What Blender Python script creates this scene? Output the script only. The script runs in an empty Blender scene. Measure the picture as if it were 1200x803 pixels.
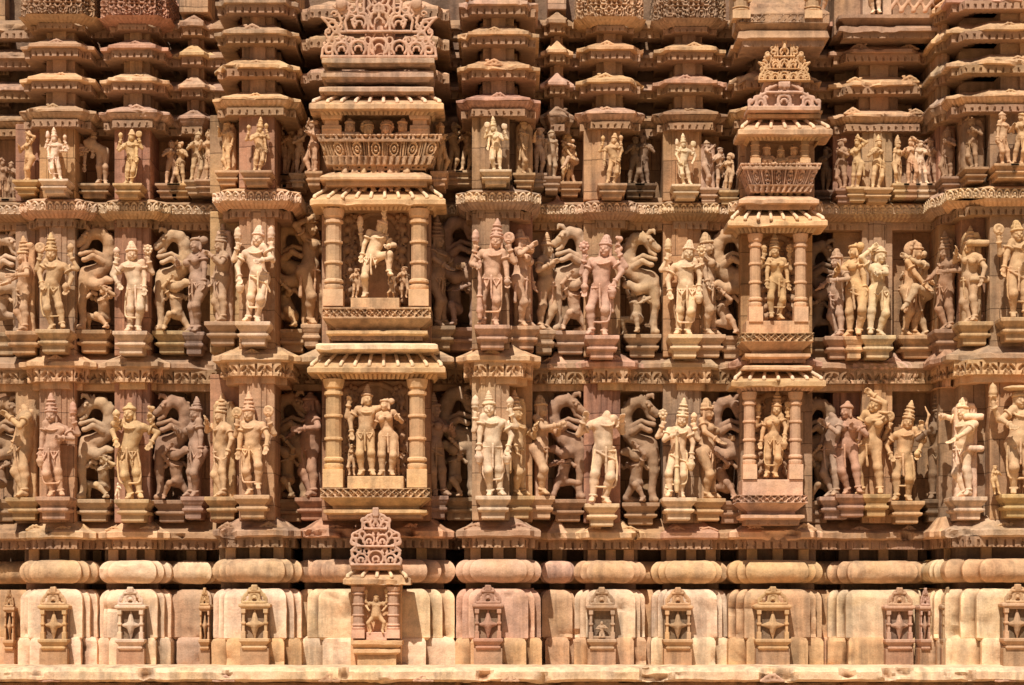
import bpy, math, random
import numpy as np
from mathutils import Vector, Matrix
random.seed(11); NR = np.random.RandomState(5)
SC = bpy.context.scene; COL = SC.collection
D0 = 24.0; ZC = 0.6
def X(px, d=0.0): return (px-600)/100.0*(D0-d)/D0
def Z(py, d=0.0): return ZC+(720-py)/100.0*(D0-d)/D0
def ZB(py): return Z(py, 0.3)
A3 = lambda *v: np.array(v, dtype=float)
# ------------------------------------------------------------------ noise
def _h(ix, iy, iz):
    n = (ix*374761393 + iy*668265263 + iz*1274126177) & 0xffffffff
    n = ((n ^ (n >> 13))*1274126177) & 0xffffffff
    return ((n ^ (n >> 16)) & 0xffff)/65535.0
def vnoise(P):
    P = np.asarray(P); I = np.floor(P).astype(np.int64); F = P-I; F = F*F*(3-2*F)
    x, y, z = I[:, 0], I[:, 1], I[:, 2]; r = 0
    for a in (0, 1):
        wx = F[:, 0] if a else 1-F[:, 0]
        for b in (0, 1):
            wy = F[:, 1] if b else 1-F[:, 1]
            for c in (0, 1):
                wz = F[:, 2] if c else 1-F[:, 2]
                r = r + wx*wy*wz*_h(x+a, y+b, z+c)
    return r*2-1
# ------------------------------------------------------------------ materials
def stone(name, bump=0.5, grain=1.0, stain=0.5, course=None, hue=1.0):
    m = bpy.data.materials.new(name); m.use_nodes = True
    nt = m.node_tree; N = nt.nodes; L = nt.links; N.clear()
    def nd(t, **k):
        n = N.new(t)
        for a, b in k.items(): setattr(n, a, b)
        return n
    def lk(a, b): L.new(a, b)
    out = nd('ShaderNodeOutputMaterial'); bs = nd('ShaderNodeBsdfPrincipled')
    lk(bs.outputs[0], out.inputs[0])
    bs.inputs['Roughness'].default_value = 0.88
    bs.inputs['Specular IOR Level'].default_value = 0.18
    geo = nd('ShaderNodeNewGeometry'); oi = nd('ShaderNodeObjectInfo')
    def noise(scale, detail, rough=0.55, vec=None, dist=0.0):
        n = nd('ShaderNodeTexNoise'); n.inputs['Scale'].default_value = scale
        n.inputs['Detail'].default_value = detail; n.inputs['Roughness'].default_value = rough
        n.inputs['Distortion'].default_value = dist
        lk(vec if vec is not None else geo.outputs['Position'], n.inputs['Vector']); return n.outputs['Fac']
    def ramp(fac, pts):
        r = nd('ShaderNodeValToRGB'); e = r.color_ramp.elements
        e[0].position, e[0].color = pts[0][0], (*pts[0][1], 1)
        e[1].position, e[1].color = pts[-1][0], (*pts[-1][1], 1)
        for p, c in pts[1:-1]:
            q = e.new(p); q.color = (*c, 1)
        lk(fac, r.inputs[0]); return r.outputs[0]
    def mix(kind, fac, a, b):
        n = nd('ShaderNodeMix', data_type='RGBA', blend_type=kind)
        if hasattr(fac, 'links'): lk(fac, n.inputs[0])
        else: n.inputs[0].default_value = fac
        for s, v in ((6, a), (7, b)):
            if hasattr(v, 'links'): lk(v, n.inputs[s])
            else: n.inputs[s].default_value = (*v, 1)
        return n.outputs[2]
    base = oi.outputs['Color']
    g = lambda v: (v, v, v)
    # broad tints: pink and ochre beds of the sandstone
    t1 = ramp(noise(1.7, 3), [(.32, (1.04, .93, .88)), (.5, (1, 1, 1)), (.68, (1.04, .99, .84))])
    c = mix('MULTIPLY', hue*.75, base, t1)
    # mottling
    t2 = ramp(noise(11, 6, .65), [(.25, g(.68)), (.52, g(1.0)), (.78, g(1.22))])
    c = mix('MULTIPLY', .75, c, t2)
    t3 = ramp(noise(70, 4, .7), [(.3, g(.78)), (.7, g(1.2))])
    c = mix('MULTIPLY', .6*grain, c, t3)
    # rain streaks and lichen stain
    mp = nd('ShaderNodeMapping'); mp.inputs['Scale'].default_value = (9, 9, .9)
    lk(geo.outputs['Position'], mp.inputs['Vector'])
    st = ramp(noise(1.0, 5, .6, mp.outputs[0]), [(.40, g(0)), (.62, g(1))])
    big = ramp(noise(.9, 2), [(.36, g(0)), (.56, g(1))])
    msk = mix('MULTIPLY', 1.0, st, big)
    gm = nd('ShaderNodeMath', operation='MULTIPLY'); lk(msk, gm.inputs[0]); gm.inputs[1].default_value = stain
    c = mix('MIX', gm.outputs[0], c, mix('MULTIPLY', 1.0, c, (.52, .53, .56)))
    # bedding bands in the stone
    mb = nd('ShaderNodeMapping'); mb.inputs['Scale'].default_value = (.6, .6, 14)
    lk(geo.outputs['Position'], mb.inputs['Vector'])
    tb = ramp(noise(1.0, 3, .5, mb.outputs[0]), [(.35, g(.90)), (.65, g(1.07))])
    c = mix('MULTIPLY', .6, c, tb)
    jb = None
    if course:    # joints of the ashlar courses
        sx = nd('ShaderNodeSeparateXYZ'); lk(geo.outputs['Position'], sx.inputs[0])
        wob = noise(3.0, 3)
        ad = nd('ShaderNodeMath', operation='ADD'); lk(sx.outputs[0], ad.inputs[0]); lk(sx.outputs[1], ad.inputs[1])
        az = nd('ShaderNodeMath', operation='MULTIPLY_ADD'); lk(wob, az.inputs[0]); az.inputs[1].default_value = .03; lk(sx.outputs[2], az.inputs[2])
        cb = nd('ShaderNodeCombineXYZ'); lk(ad.outputs[0], cb.inputs[0]); lk(az.outputs[0], cb.inputs[1])
        br = nd('ShaderNodeTexBrick'); lk(cb.outputs[0], br.inputs['Vector']); br.inputs['Scale'].default_value = 1.0
        br.inputs['Brick Width'].default_value = course[0]; br.inputs['Row Height'].default_value = course[1]; br.inputs['Mortar Size'].default_value = .006
        br.inputs['Mortar Smooth'].default_value = .3; br.inputs['Bias'].default_value = 0
        br.inputs['Color1'].default_value = (.80, .76, .74, 1); br.inputs['Color2'].default_value = (1.12, 1.10, 1.02, 1); br.inputs['Mortar'].default_value = (.38, .34, .30, 1)
        c = mix('MULTIPLY', .8, c, br.outputs['Color']); jb = br.outputs['Fac']
    # carved light and shade put into colour: edges lightened, hollows darkened with grime
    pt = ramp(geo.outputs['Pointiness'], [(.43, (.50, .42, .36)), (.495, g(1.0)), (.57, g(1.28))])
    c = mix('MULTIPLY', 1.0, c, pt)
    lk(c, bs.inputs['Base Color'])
    b1 = nd('ShaderNodeBump'); b1.inputs['Strength'].default_value = bump; b1.inputs['Distance'].default_value = .012
    lk(noise(42, 6, .65), b1.inputs['Height'])
    b2 = nd('ShaderNodeBump'); b2.inputs['Strength'].default_value = bump*.8; b2.inputs['Distance'].default_value = .03
    lk(noise(9, 4, .6), b2.inputs['Height']); lk(b1.outputs[0], b2.inputs['Normal'])
    if jb is not None:
        b3 = nd('ShaderNodeBump', invert=True); b3.inputs['Strength'].default_value = .7; b3.inputs['Distance'].default_value = .012
        lk(jb, b3.inputs['Height']); lk(b2.outputs[0], b3.inputs['Normal']); b2 = b3
    lk(b2.outputs[0], bs.inputs['Normal'])
    return m
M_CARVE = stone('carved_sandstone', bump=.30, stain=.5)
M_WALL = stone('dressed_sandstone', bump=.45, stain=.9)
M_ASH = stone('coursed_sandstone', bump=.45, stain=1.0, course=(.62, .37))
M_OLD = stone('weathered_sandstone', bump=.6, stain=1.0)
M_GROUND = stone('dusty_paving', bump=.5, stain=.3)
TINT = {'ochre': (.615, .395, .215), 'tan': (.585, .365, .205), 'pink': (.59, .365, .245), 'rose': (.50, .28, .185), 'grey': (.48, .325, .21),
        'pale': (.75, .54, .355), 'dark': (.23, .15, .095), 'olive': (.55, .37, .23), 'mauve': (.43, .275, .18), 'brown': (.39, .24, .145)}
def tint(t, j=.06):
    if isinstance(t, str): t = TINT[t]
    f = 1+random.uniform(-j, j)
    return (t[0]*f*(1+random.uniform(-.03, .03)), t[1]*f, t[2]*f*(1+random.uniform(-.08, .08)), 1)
# ------------------------------------------------------------------ objects
def mesh_from(name, V, Q, smooth=True, mat=None, sharp=None):
    """V (n,3); Q list of faces or an (m,4) array"""
    me = bpy.data.meshes.new(name); V = np.asarray(V, dtype=np.float32)
    if isinstance(Q, np.ndarray):
        me.vertices.add(len(V)); me.vertices.foreach_set('co', V.ravel())
        me.loops.add(Q.size); me.loops.foreach_set('vertex_index', Q.astype(np.int32).ravel())
        me.polygons.add(len(Q)); me.polygons.foreach_set('loop_start', np.arange(0, Q.size, Q.shape[1], dtype=np.int32))
        me.update(calc_edges=True); me.validate()
    else:
        me.from_pydata(V.tolist(), [], Q); me.validate()
    me.polygons.foreach_set('use_smooth', np.full(len(me.polygons), smooth)); me.update()
    if sharp: me.set_sharp_from_angle(angle=math.radians(sharp))
    if mat: me.materials.append(mat)
    return me
def obj(name, me, parent=None, col='tan', loc=None, j=.06, bevel=0):
    o = bpy.data.objects.new(name, me); COL.objects.link(o)
    o.color = tint(col, j) if not (isinstance(col, tuple) and len(col) == 4) else col
    if parent: o.parent = parent
    if loc is not None: o.location = loc
    if bevel:
        b = o.modifiers.new('worn_edge', 'BEVEL'); b.width = bevel; b.segments = 2; b.limit_method = 'ANGLE'; b.angle_limit = math.radians(35)
    return o
def thing(name, label, cat, loc=(0, 0, 0), rz=0.0, group=None):
    o = bpy.data.objects.new(name, None); COL.objects.link(o); o.empty_display_size = .1
    o.location = loc; o.rotation_euler = (0, 0, rz); o['label'] = label; o['category'] = cat
    if group: o['group'] = group
    return o
class MB:
    """boxes, prisms and lathes gathered into one mesh"""
    def __init__(s): s.V = []; s.F = []
    def add(s, V, F):
        n = len(s.V); s.V += [tuple(v) for v in V]; s.F += [tuple(i+n for i in f) for f in F]
    def box(s, x0, x1, y0, y1, z0, z1, tx=0, ty=0):
        a = [(x0, y0, z0), (x1, y0, z0), (x1, y1, z0), (x0, y1, z0), (x0+tx, y0+ty, z1), (x1-tx, y0+ty, z1), (x1-tx, y1, z1), (x0+tx, y1, z1)]
        s.add(a, [(3, 2, 1, 0), (4, 5, 6, 7), (0, 1, 5, 4), (1, 2, 6, 5), (2, 3, 7, 6), (3, 0, 4, 7)])
    def lathe(s, cx, cy, prof, n=16, sq=None):
        V = []; F = []
        for r, z in prof:
            for k in range(n):
                a = 2*math.pi*(k+.5)/n; V.append((cx+r*math.cos(a), cy+r*math.sin(a), z))
        m = len(prof)
        for i in range(m-1):
            for k in range(n):
                F.append((i*n+k, i*n+(k+1) % n, (i+1)*n+(k+1) % n, (i+1)*n+k))
        F.append(tuple(range(n-1, -1, -1))); F.append(tuple((m-1)*n+k for k in range(n)))
        s.add(V, F)
    def ringstack(s, prof, w, dpt):
        """rectangular stack, prof = (inset, z) from top to bottom; front and sides inset, back flush"""
        V = []; F = []
        for i, z in prof:
            V += [(-w+i, -dpt+i, z), (w-i, -dpt+i, z), (w-i, .3, z), (-w+i, .3, z)]
        for r in range(len(prof)-1):
            for k in range(4):
                a, b = r*4+k, r*4+(k+1) % 4
                F.append((a, a+4, b+4, b))
        F.append((0, 1, 2, 3)); n = 4*(len(prof)-1); F.append((n+3, n+2, n+1, n))
        s.add(V, F)
    def build(s, name, mat, parent=None, col='tan', loc=None, smooth=False, bevel=.008, sharp=40):
        me = mesh_from(name, s.V, s.F, smooth=smooth, mat=mat, sharp=sharp if smooth else None)
        return obj(name, me, parent, col, loc, bevel=bevel)
# ------------------------------------------------------------------ signed distance modelling
class Sdf:
    def __init__(s): s.p = []
    def cone(s, a, b, ra, rb=None, k=.02, fl=None):
        s.p.append(('c', A3(*a), A3(*b), ra, ra if rb is None else rb, k)); return s
    def chain(s, pts, rad, k=.02):
        for i in range(len(pts)-1):
            s.cone(pts[i], pts[i+1], rad[i] if hasattr(rad, '__len__') else rad, rad[i+1] if hasattr(rad, '__len__') else rad, k)
        return s
    def ell(s, c, r, R=None, k=.02):
        s.p.append(('e', A3(*c), A3(*r), np.eye(3) if R is None else R, k)); return s
    def box(s, c, hs, rd=.01, R=None, k=.005):
        s.p.append(('b', A3(*c), A3(*hs), np.eye(3) if R is None else R, k, rd)); return s
    def tor(s, c, ax, R, r, k=.005, sq=(1, 1)):
        ax = A3(*ax); ax /= np.linalg.norm(ax); u = np.cross(ax, A3(0, 0, 1) if abs(ax[2]) < .9 else A3(0, 1, 0)); u /= np.linalg.norm(u); v = np.cross(ax, u)
        n = 14; P = [A3(*c)+R*(sq[0]*u*math.cos(2*math.pi*i/n)+sq[1]*v*math.sin(2*math.pi*i/n)) for i in range(n)]
        for i in range(n): s.cone(P[i], P[(i+1) % n], r, r, k)
        return s
    def build(s, h=.01, wob=.0):
        if not s.p: return None, None
        lo = A3(9, 9, 9)*9; hi = -lo; bx = []
        for q in s.p:
            if q[0] == 'c':
                r = max(q[3], q[4]); a, b = np.minimum(q[1], q[2])-r, np.maximum(q[1], q[2])+r
            elif q[0] == 'e':
                e = np.sqrt(((q[3]*q[2][None, :])**2).sum(1)); a, b = q[1]-e, q[1]+e
            else:
                e = (np.abs(q[3])*q[2][None, :]).sum(1); a, b = q[1]-e, q[1]+e
            bx.append((a, b)); lo = np.minimum(lo, a); hi = np.maximum(hi, b)
        lo = lo-3*h; n = np.ceil((hi+3*h-lo)/h).astype(int)+1
        f = np.full(n, 1.0, dtype=np.float32)
        for q, (a, b) in zip(s.p, bx):
            k = q[5] if q[0] == 'c' else q[4]; m = k+2.5*h
            i0 = np.maximum(((a-m-lo)/h).astype(int), 0); i1 = np.minimum(((b+m-lo)/h).astype(int)+2, n)
            ax = [(lo[c]+h*np.arange(i0[c], i1[c])).astype(np.float32) for c in range(3)]
            sl = tuple(slice(i0[c], i1[c]) for c in range(3))
            x, y, z = ax[0][:, None, None], ax[1][None, :, None], ax[2][None, None, :]
            if q[0] == 'c':
                ab = q[2]-q[1]; L = max(float(ab@ab), 1e-9)
                t = np.clip(((x-q[1][0])*ab[0]+(y-q[1][1])*ab[1]+(z-q[1][2])*ab[2])/L, 0, 1)
                d = np.sqrt((x-q[1][0]-t*ab[0])**2+(y-q[1][1]-t*ab[1])**2+(z-q[1][2]-t*ab[2])**2)-(q[3]+(q[4]-q[3])*t)
            else:
                R = q[3]; px, py, pz = x-q[1][0], y-q[1][1], z-q[1][2]
                u = [px*R[0, i]+py*R[1, i]+pz*R[2, i] for i in range(3)]
                if q[0] == 'e':
                    k0 = np.sqrt(sum((u[i]/q[2][i])**2 for i in range(3)))
                    k1 = np.sqrt(sum((u[i]/q[2][i]**2)**2 for i in range(3)))+1e-6
                    d = k0*(k0-1)/k1
                else:
                    rd = q[5]; w = [np.abs(u[i])-(q[2][i]-rd) for i in range(3)]
                    d = np.sqrt(sum(np.maximum(v, 0)**2 for v in w))+np.minimum(np.maximum(np.maximum(w[0], w[1]), w[2]), 0)-rd
            g = f[sl]; kk = max(k, 1e-4); hh = np.maximum(kk-np.abs(g-d), 0)/kk
            f[sl] = np.minimum(g, d)-hh*hh*kk*.25
        return surfnets(f, lo, h)
def surfnets(f, lo, h):
    ins = f < 0; n = f.shape
    c = np.zeros((n[0]-1, n[1]-1, n[2]-1), np.int8)
    for a in (0, 1):
        for b in (0, 1):
            for d in (0, 1):
                c += ins[a:n[0]-1+a, b:n[1]-1+b, d:n[2]-1+d]
    idx = np.argwhere((c > 0) & (c < 8)); vid = np.full(c.shape, -1, np.int64); vid[tuple(idx.T)] = np.arange(len(idx))
    acc = np.zeros((len(idx), 3)); cnt = np.zeros(len(idx))
    cor = {(a, b, d): f[idx[:, 0]+a, idx[:, 1]+b, idx[:, 2]+d] for a in (0, 1) for b in (0, 1) for d in (0, 1)}
    for ax in range(3):
        o1, o2 = [i for i in range(3) if i != ax]
        for p in (0, 1):
            for q in (0, 1):
                k0 = [0, 0, 0]; k0[o1] = p; k0[o2] = q; k1 = list(k0); k1[ax] = 1
                va, vb = cor[tuple(k0)], cor[tuple(k1)]; m = (va < 0) != (vb < 0)
                t = np.where(m, va/np.where(m, va-vb, 1), 0)
                for i in range(3):
                    acc[:, i] += m*(k0[i]+(t if i == ax else 0))
                cnt += m
    V = lo+h*(idx+acc/cnt[:, None]); F = []
    for ax in range(3):
        s0 = [slice(1, -1)]*3; s0[ax] = slice(0, -1); s1 = list(s0); s1[ax] = slice(1, None)
        A, B = ins[tuple(s0)], ins[tuple(s1)]; e = np.argwhere(A != B)
        if not len(e): continue
        fl = A[tuple(e.T)]; base = e+1; base[:, ax] -= 1
        u, v = [(1, 2), (2, 0), (0, 1)][ax]
        def cell(du, dv):
            q = base.copy(); q[:, u] -= du; q[:, v] -= dv; return vid[tuple(q.T)]
        Q = np.stack([cell(1, 1), cell(0, 1), cell(0, 0), cell(1, 0)], 1)
        Q[~fl] = Q[~fl][:, ::-1]; F.append(Q)
    return V, np.concatenate(F)
def sdf_obj(name, S, parent=None, col='tan', h=.01, mat=None, wear=.003, loc=None, j=.06):
    V, Q = S.build(h)
    if wear: V = V+NR_wear(V, wear)
    return obj(name, mesh_from(name, V, Q, True, mat or M_CARVE), parent, col, loc, j=j)
_wk = [0.0]
def NR_wear(V, w):
    _wk[0] += 7.31
    P = V*22+_wk[0]
    return np.stack([vnoise(P), vnoise(P+31.7), vnoise(P+77.1)], 1)*w
# ------------------------------------------------------------------ sweeps of mouldings along the stepped plan
def vres(pts, step):
    out = [pts[0]]
    for a, b in zip(pts[:-1], pts[1:]):
        L = math.hypot(b[0]-a[0], b[1]-a[1]); n = max(1, int(round(L/step)))
        out += [(a[0]+(b[0]-a[0])*i/n, a[1]+(b[1]-a[1])*i/n) for i in range(1, n+1)]
    return out
def sweep(name, path, prof, parent=None, col='tan', mat=None, step=.05, pstep=None, wear=.006, chip=.0, pat=None, sharp=32, j=.06):
    """path: plan points left to right (outward is -y); prof: (inset, z) from top to bottom; pat(s, v) pushes inward"""
    P = [A3(*p) for p in path]; n = len(P)
    dirs = [(P[i+1]-P[i])/max(np.linalg.norm(P[i+1]-P[i]), 1e-9) for i in range(n-1)]
    nor = [A3(t[1], -t[0]) for t in dirs]
    pts = []; mit = []; ss = []; s = 0
    for i in range(n-1):
        L = np.linalg.norm(P[i+1]-P[i]); k = max(1, int(round(L/step)))
        def m(a, b):
            q = a+b; d = 1+a@b
            return q/max(d, .25)
        m0 = nor[0] if i == 0 else m(nor[i-1], nor[i]); m1 = nor[-1] if i == n-2 else m(nor[i], nor[i+1])
        for j_ in range(k+(1 if i == n-2 else 0)):
            t = j_/k; pts.append(P[i]+(P[i+1]-P[i])*t)
            mit.append(m0*(1-t)+m1*t); ss.append(s+L*t)   # linear mitre keeps side lines straight
        s += L
    pts = np.array(pts); mit = np.array(mit); ss = np.array(ss)
    pr = np.array(vres(prof, pstep) if pstep else prof)
    cum = np.concatenate([[0], np.cumsum(np.hypot(*np.diff(pr, axis=0).T))])
    v = cum/cum[-1]; a, b = len(pts), len(pr)
    ins = np.repeat(pr[None, :, 0], a, 0)
    if pat is not None: ins = ins+pat(ss[:, None]+0*v[None, :], v[None, :]+0*ss[:, None])
    XY = pts[:, None, :]-mit[:, None, :]*ins[:, :, None]
    V = np.concatenate([XY, np.repeat(pr[None, :, 1], a, 0)[:, :, None]], 2).reshape(-1, 3)
    if wear:
        q = V*A3(5, 5, 9)+len(name)*3.1
        dn = vnoise(q)*wear+vnoise(V*21+3)*wear*.5
        V = V+np.stack([dn*.35, np.abs(dn)*0+dn, dn*.8], 1)
    if chip:
        c = vnoise(V*A3(4.5, 4.5, 7)+91.3); c2 = vnoise(V*14+9)
        e = np.clip(c+.35*c2-.42, 0, 1)*chip
        out = np.repeat((1-np.clip(ins/.1, 0, 1))[:, :], 1, 0).reshape(-1)
        V[:, 1] += e*out; V[:, 2] -= e*out*.35
    I = np.arange(a*b).reshape(a, b)
    Q = np.stack([I[:-1, :-1], I[:-1, 1:], I[1:, 1:], I[1:, :-1]], -1).reshape(-1, 4)
    return obj(name, mesh_from(name, V, Q, True, mat or M_WALL, sharp=sharp), parent, col, j=j)
# carved patterns, depth in metres
def sstep(x, a, b):
    t = np.clip((x-a)/(b-a), 0, 1); return t*t*(3-2*t)
def pat_lotus(p=.11, d=.03):
    def f(s, v):
        u = (s/p) % 1-.5; r = np.hypot(u, (v-.62)*.9); g = np.minimum(np.abs(r-.38), np.abs(r-.12))
        h = sstep(g, .05, .12)*((v > .12) & (v < .9))
        return d*h
    return f
def pat_lattice(p=.085, d=.03):
    def f(s, v):
        u = (s/p) % 1-.5; w = (v*1.0)-.5
        g = np.minimum(np.abs(np.abs(u)+np.abs(w)-.45), np.hypot(u, w)*.9+.02)
        return d*sstep(g, .06, .14)*((v > .1) & (v < .9))
    return f
def pat_teeth(p=.09, d=.06):
    def f(s, v):
        u = np.abs((s/p) % 1-.5); edge = .55+.45*np.sqrt(np.clip(1-(u/.44)**2, 0, 1))
        hole = (np.hypot(u*.9, (v-.35)*.6) < .13)
        return d*sstep(v-edge, -.05, .08)+.02*hole
    return f
def pat_petal(p=.05, d=.022):
    def f(s, v):
        u = np.abs((s/p) % 1-.5)*2
        return d*u**3*sstep(v, .05, .3)
    return f
def pat_tile(p=.14, d=.028):
    def f(s, v):
        u = np.abs((s/p) % 1-.5)
        return d*sstep(u, .12, .2)*(v > .08)*(v < .93)
    return f
def pat_motif(p=.30, d=.03):
    def f(s, v):
        u = (s/p) % 1-.5; w = 1-v; a = np.abs(u)
        y = (v-.16)*.62; g = 9.0
        for th in (-1.25, -.62, 0, .62, 1.25):
            lx, ly = u*np.cos(th)-y*np.sin(th), u*np.sin(th)+y*np.cos(th)
            g = np.minimum(g, np.hypot(lx/.055, (ly-.25)/.17)-1)
        g = np.minimum(g, (np.abs(a-.47)-.018)/.05)
        return d*(1-sstep(g, -.25, .25))*((v > .08) & (v < .93))
    return f
def pat_scroll(p=.2, d=.04, rows=1):
    def f(s, v):
        s = s+np.floor(v*rows)*p*.5; v = (v*rows) % 1
        u = (s/p) % 1-.5; q = ((s/p) % 2 > 1); w = np.where(q, 1-v, v)
        r = np.hypot(u, (w-.6)*1.1); g = np.minimum(np.abs(r-.40), np.abs(r-.22)); g = np.minimum(g, r*.8+.03)
        g = np.minimum(g, np.abs(np.hypot(np.abs(u)-.5, (w-.1)*1.1)-.28))
        return d*sstep(g, .035, .09)*((v > .05) & (v < .95))
    return f
def pat_panel(p=.19, d=.035):
    def f(s, v):
        u = (s/p) % 1; fl = (u > .62); fr = np.abs((u-.62)/.38*3 % 1-.5)
        a = np.hypot((u-.31)*1.9, (v-.5)); g = np.minimum(np.abs(a-.42), np.abs(a-.16))
        h = np.where(fl, sstep(fr, .22, .38), sstep(g, .05, .13))
        return d*h*((v > .06) & (v < .95))
    return f
def pat_slant(p=.07, d=.025):
    def f(s, v):
        sg = np.where(s > 1e9, 1, 1); u = np.abs(((s/p+v*.7*sg) % 1)-.5)
        return d*sstep(u, .18, .36)*((v > .1) & (v < .92))
    return f
# ------------------------------------------------------------------ carved figures
def rz(a): c, s = math.cos(a), math.sin(a); return np.array([[c, -s, 0], [s, c, 0], [0, 0, 1.0]])
def ry(a): c, s = math.cos(a), math.sin(a); return np.array([[c, 0, s], [0, 1, 0], [-s, 0, c]])
def rx(a): c, s = math.cos(a), math.sin(a); return np.array([[1, 0, 0], [0, c, -s], [0, s, c]])
def ik(a, b, l1, l2, pole):
    d = b-a; L = np.linalg.norm(d); mx = (l1+l2)*.995
    if L > mx: b = a+d/L*mx; d = b-a; L = mx
    L = max(L, abs(l1-l2)+.01)
    t = (l1*l1-l2*l2+L*L)/(2*L); hh = math.sqrt(max(l1*l1-t*t, 0)); u = d/np.linalg.norm(d)
    p = A3(*pole); p = p-u*(p@u); p /= max(np.linalg.norm(p), 1e-6)
    return a+u*t+p*hh, b
class Tf:
    """unit figure -> statue space"""
    def __init__(s, h, yaw=0, lean=0, at=(0, 0, 0), mir=False):
        s.h = h; s.R = rz(yaw)@ry(lean); s.t = A3(*at); s.m = -1 if mir else 1
    def __call__(s, p): q = A3(p[0]*s.m*.95, p[1], p[2]); return s.R@(q*s.h)+s.t
    def rot(s, R):
        M = np.diag([s.m, 1, 1]).astype(float); return s.R@(M@R@M)
def human(S, P, T):
    """continuous figure: S sdf of the body. P pose. returns joints in unit space"""
    g = lambda k, d: P.get(k, d)
    f = g('f', False); h = T.h; fat = g('fat', 1.0)
    c = lambda a, b, ra, rb, k=.02: S.cone(T(a), T(b), ra*h*.94, rb*h*.94, k*h)
    e = lambda p, r, R=None, k=.02: S.ell(T(p), A3(*r)*h, T.rot(np.eye(3) if R is None else R), k*h)
    pc = A3(g('hx', 0), g('py', 0), g('pz', .525)); cc = pc+A3(g('cx', 0), g('cy', 0), g('cz', .20)); wc = (pc+cc)/2+A3(g('wx', 0), .005, 0)
    nb = cc+A3(g('nx', 0), g('ny', .0), g('nz', .105)); hc = nb+A3(g('kx', 0), g('ky', -.012), g('kz', .088))
    tw = rz(g('tw', 0)); ct = g('ct', 0); ht = g('ht', 0)
    hipw = .082 if f else .066
    # trunk
    ex = rx(g('pitch', 0))
    e(pc+A3(0, .008, -.01), ((.112 if f else .090)*fat, .085*fat, .078), ry(ht), .03)
    e(pc+A3(0, .035, -.035), (.10, .06, .065), None, .03)
    c(pc, wc, .078*fat, (.064 if f else .080)*fat, .05); c(wc, cc+A3(0, 0, .01), (.064 if f else .080)*fat, .078, .05)
    e(cc+A3(0, .0, .012), (.094 if not f else .084, .07, .108), tw@ry(ct), .06)
    e(pc+A3(g('cx', 0)*.3, -.052, .045), (.06*fat, .038*fat, .045), None, .035)
    if f:
        for s in (-1, 1): e(cc+tw@A3(.052*s, -.075, .012+ct*s*-.05), (.046, .046, .046), None, .012)
    else:
        for s in (-1, 1): e(cc+tw@A3(.05*s, -.05, .035), (.055, .03, .042), None, .02)
    J = {'pc': pc, 'cc': cc, 'nb': nb, 'hc': hc, 'wc': wc, 'hands': []}
    # shoulders
    sh = {}
    for s in (-1, 1):
        sh[s] = cc+tw@A3(s*(.102 if f else .116)*math.cos(ct), .0, .078-s*math.sin(ct)*.13)
        c(nb+A3(0, .01, -.012), sh[s], .034, .036, .035)
    c(nb-A3(0, 0, .02), hc-A3(0, -.01, .04), .04, .034, .015)
    for i in (0, 1): S.tor(T(nb+A3(0, -.015-.02*i, -.012-.03*i)), T.R@A3(0, -.55, 1), (.05+.026*i)*h, .011*h, .004*h)
    # legs
    for s, key in ((-1, 'fl'), (1, 'fr')):
        hip = pc+A3(s*hipw*.8, .01, -.02-s*math.sin(ht)*.06)
        ft = A3(*g(key, (s*.062+g('hx', 0)*.3, .0, .04)))
        kn, an = ik(hip, ft, .245, .238, g('k'+key[1], (s*.25, -1, .1)))
        c(hip, kn, (.076 if f else .068)*min(fat, 1.2), .043, .03); e(kn, (.045, .046, .045), None, .02)
        cal = kn+(an-kn)*.32+A3(0, .014, 0)
        c(kn, cal, .043, .046, .03); c(cal, an, .046, .028, .02)
        td = A3(*g('t'+key[1], (s*.42, -1, -.18))); td /= np.linalg.norm(td)
        he = an+A3(0, .014, -.012); c(he, an+td*.045, .028, .028, .015)
        side = np.cross(td, A3(0, 0, 1)); side /= max(np.linalg.norm(side), 1e-6)
        for q in (-.017, 0, .017): c(an+td*.045+side*q*.6, an+td*(.09-abs(q+.01)*.3)+side*q+A3(0, 0, -.012), .018, .013, .012)
        for i in range(1): S.tor(T(an+(kn-an)*.12), T.R@(T.m*A3(1, 0, 0)*0+A3(*(kn-an))), .034*h, .011*h, .004*h)
        J['knee'+key[1]] = kn; J['ank'+key[1]] = an
    # arms: (side, hand target, pole, thickness)
    for arm in g('arms', [(-1, (-.21, -.02, .47), (-1, .3, 0)), (1, (.21, -.02, .47), (1, .3, 0))]):
        s, ht_, pole = arm[:3]; up = len(arm) > 3 and arm[3]
        so = sh[s]+(A3(-s*.012, .035, -.015) if up else 0)
        el, wr = ik(so, A3(*ht_), .168, .15, pole)
        c(so, el, .039 if not up else .033, .030, .025); c(el, wr, .031, .023, .015)
        for t_, rr in ((.45, .05), (None, None)):
            if t_: S.tor(T(so+(el-so)*t_), T.R@(np.diag([T.m, 1, 1])@(el-so)), .043*h, .011*h, .004*h)
        S.tor(T(wr+(el-wr)*.12), T.R@(np.diag([T.m, 1, 1])@(el-wr)), .027*h, .010*h, .004*h)
        fd = (wr-el)/np.linalg.norm(wr-el)
        if up: fd = fd*.4+A3(0, 0, 1)*.6; fd /= np.linalg.norm(fd)
        lat = np.cross(fd, A3(0, -1, 0)); lat /= max(np.linalg.norm(lat), 1e-6)
        pm = wr+fd*.035
        c(wr, pm, .021, .026, .012)
        for i, (o, l) in enumerate(((-.024, .05), (-.008, .058), (.008, .054), (.023, .044))):
            b0 = pm+fd*.012+lat*o; m0 = b0+fd*l*.5+A3(0, -.006, 0); c(b0, m0, .0105, .0095, .003); c(m0, m0+fd*l*.4+A3(0, -.02, 0), .0095, .008, .003)
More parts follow.
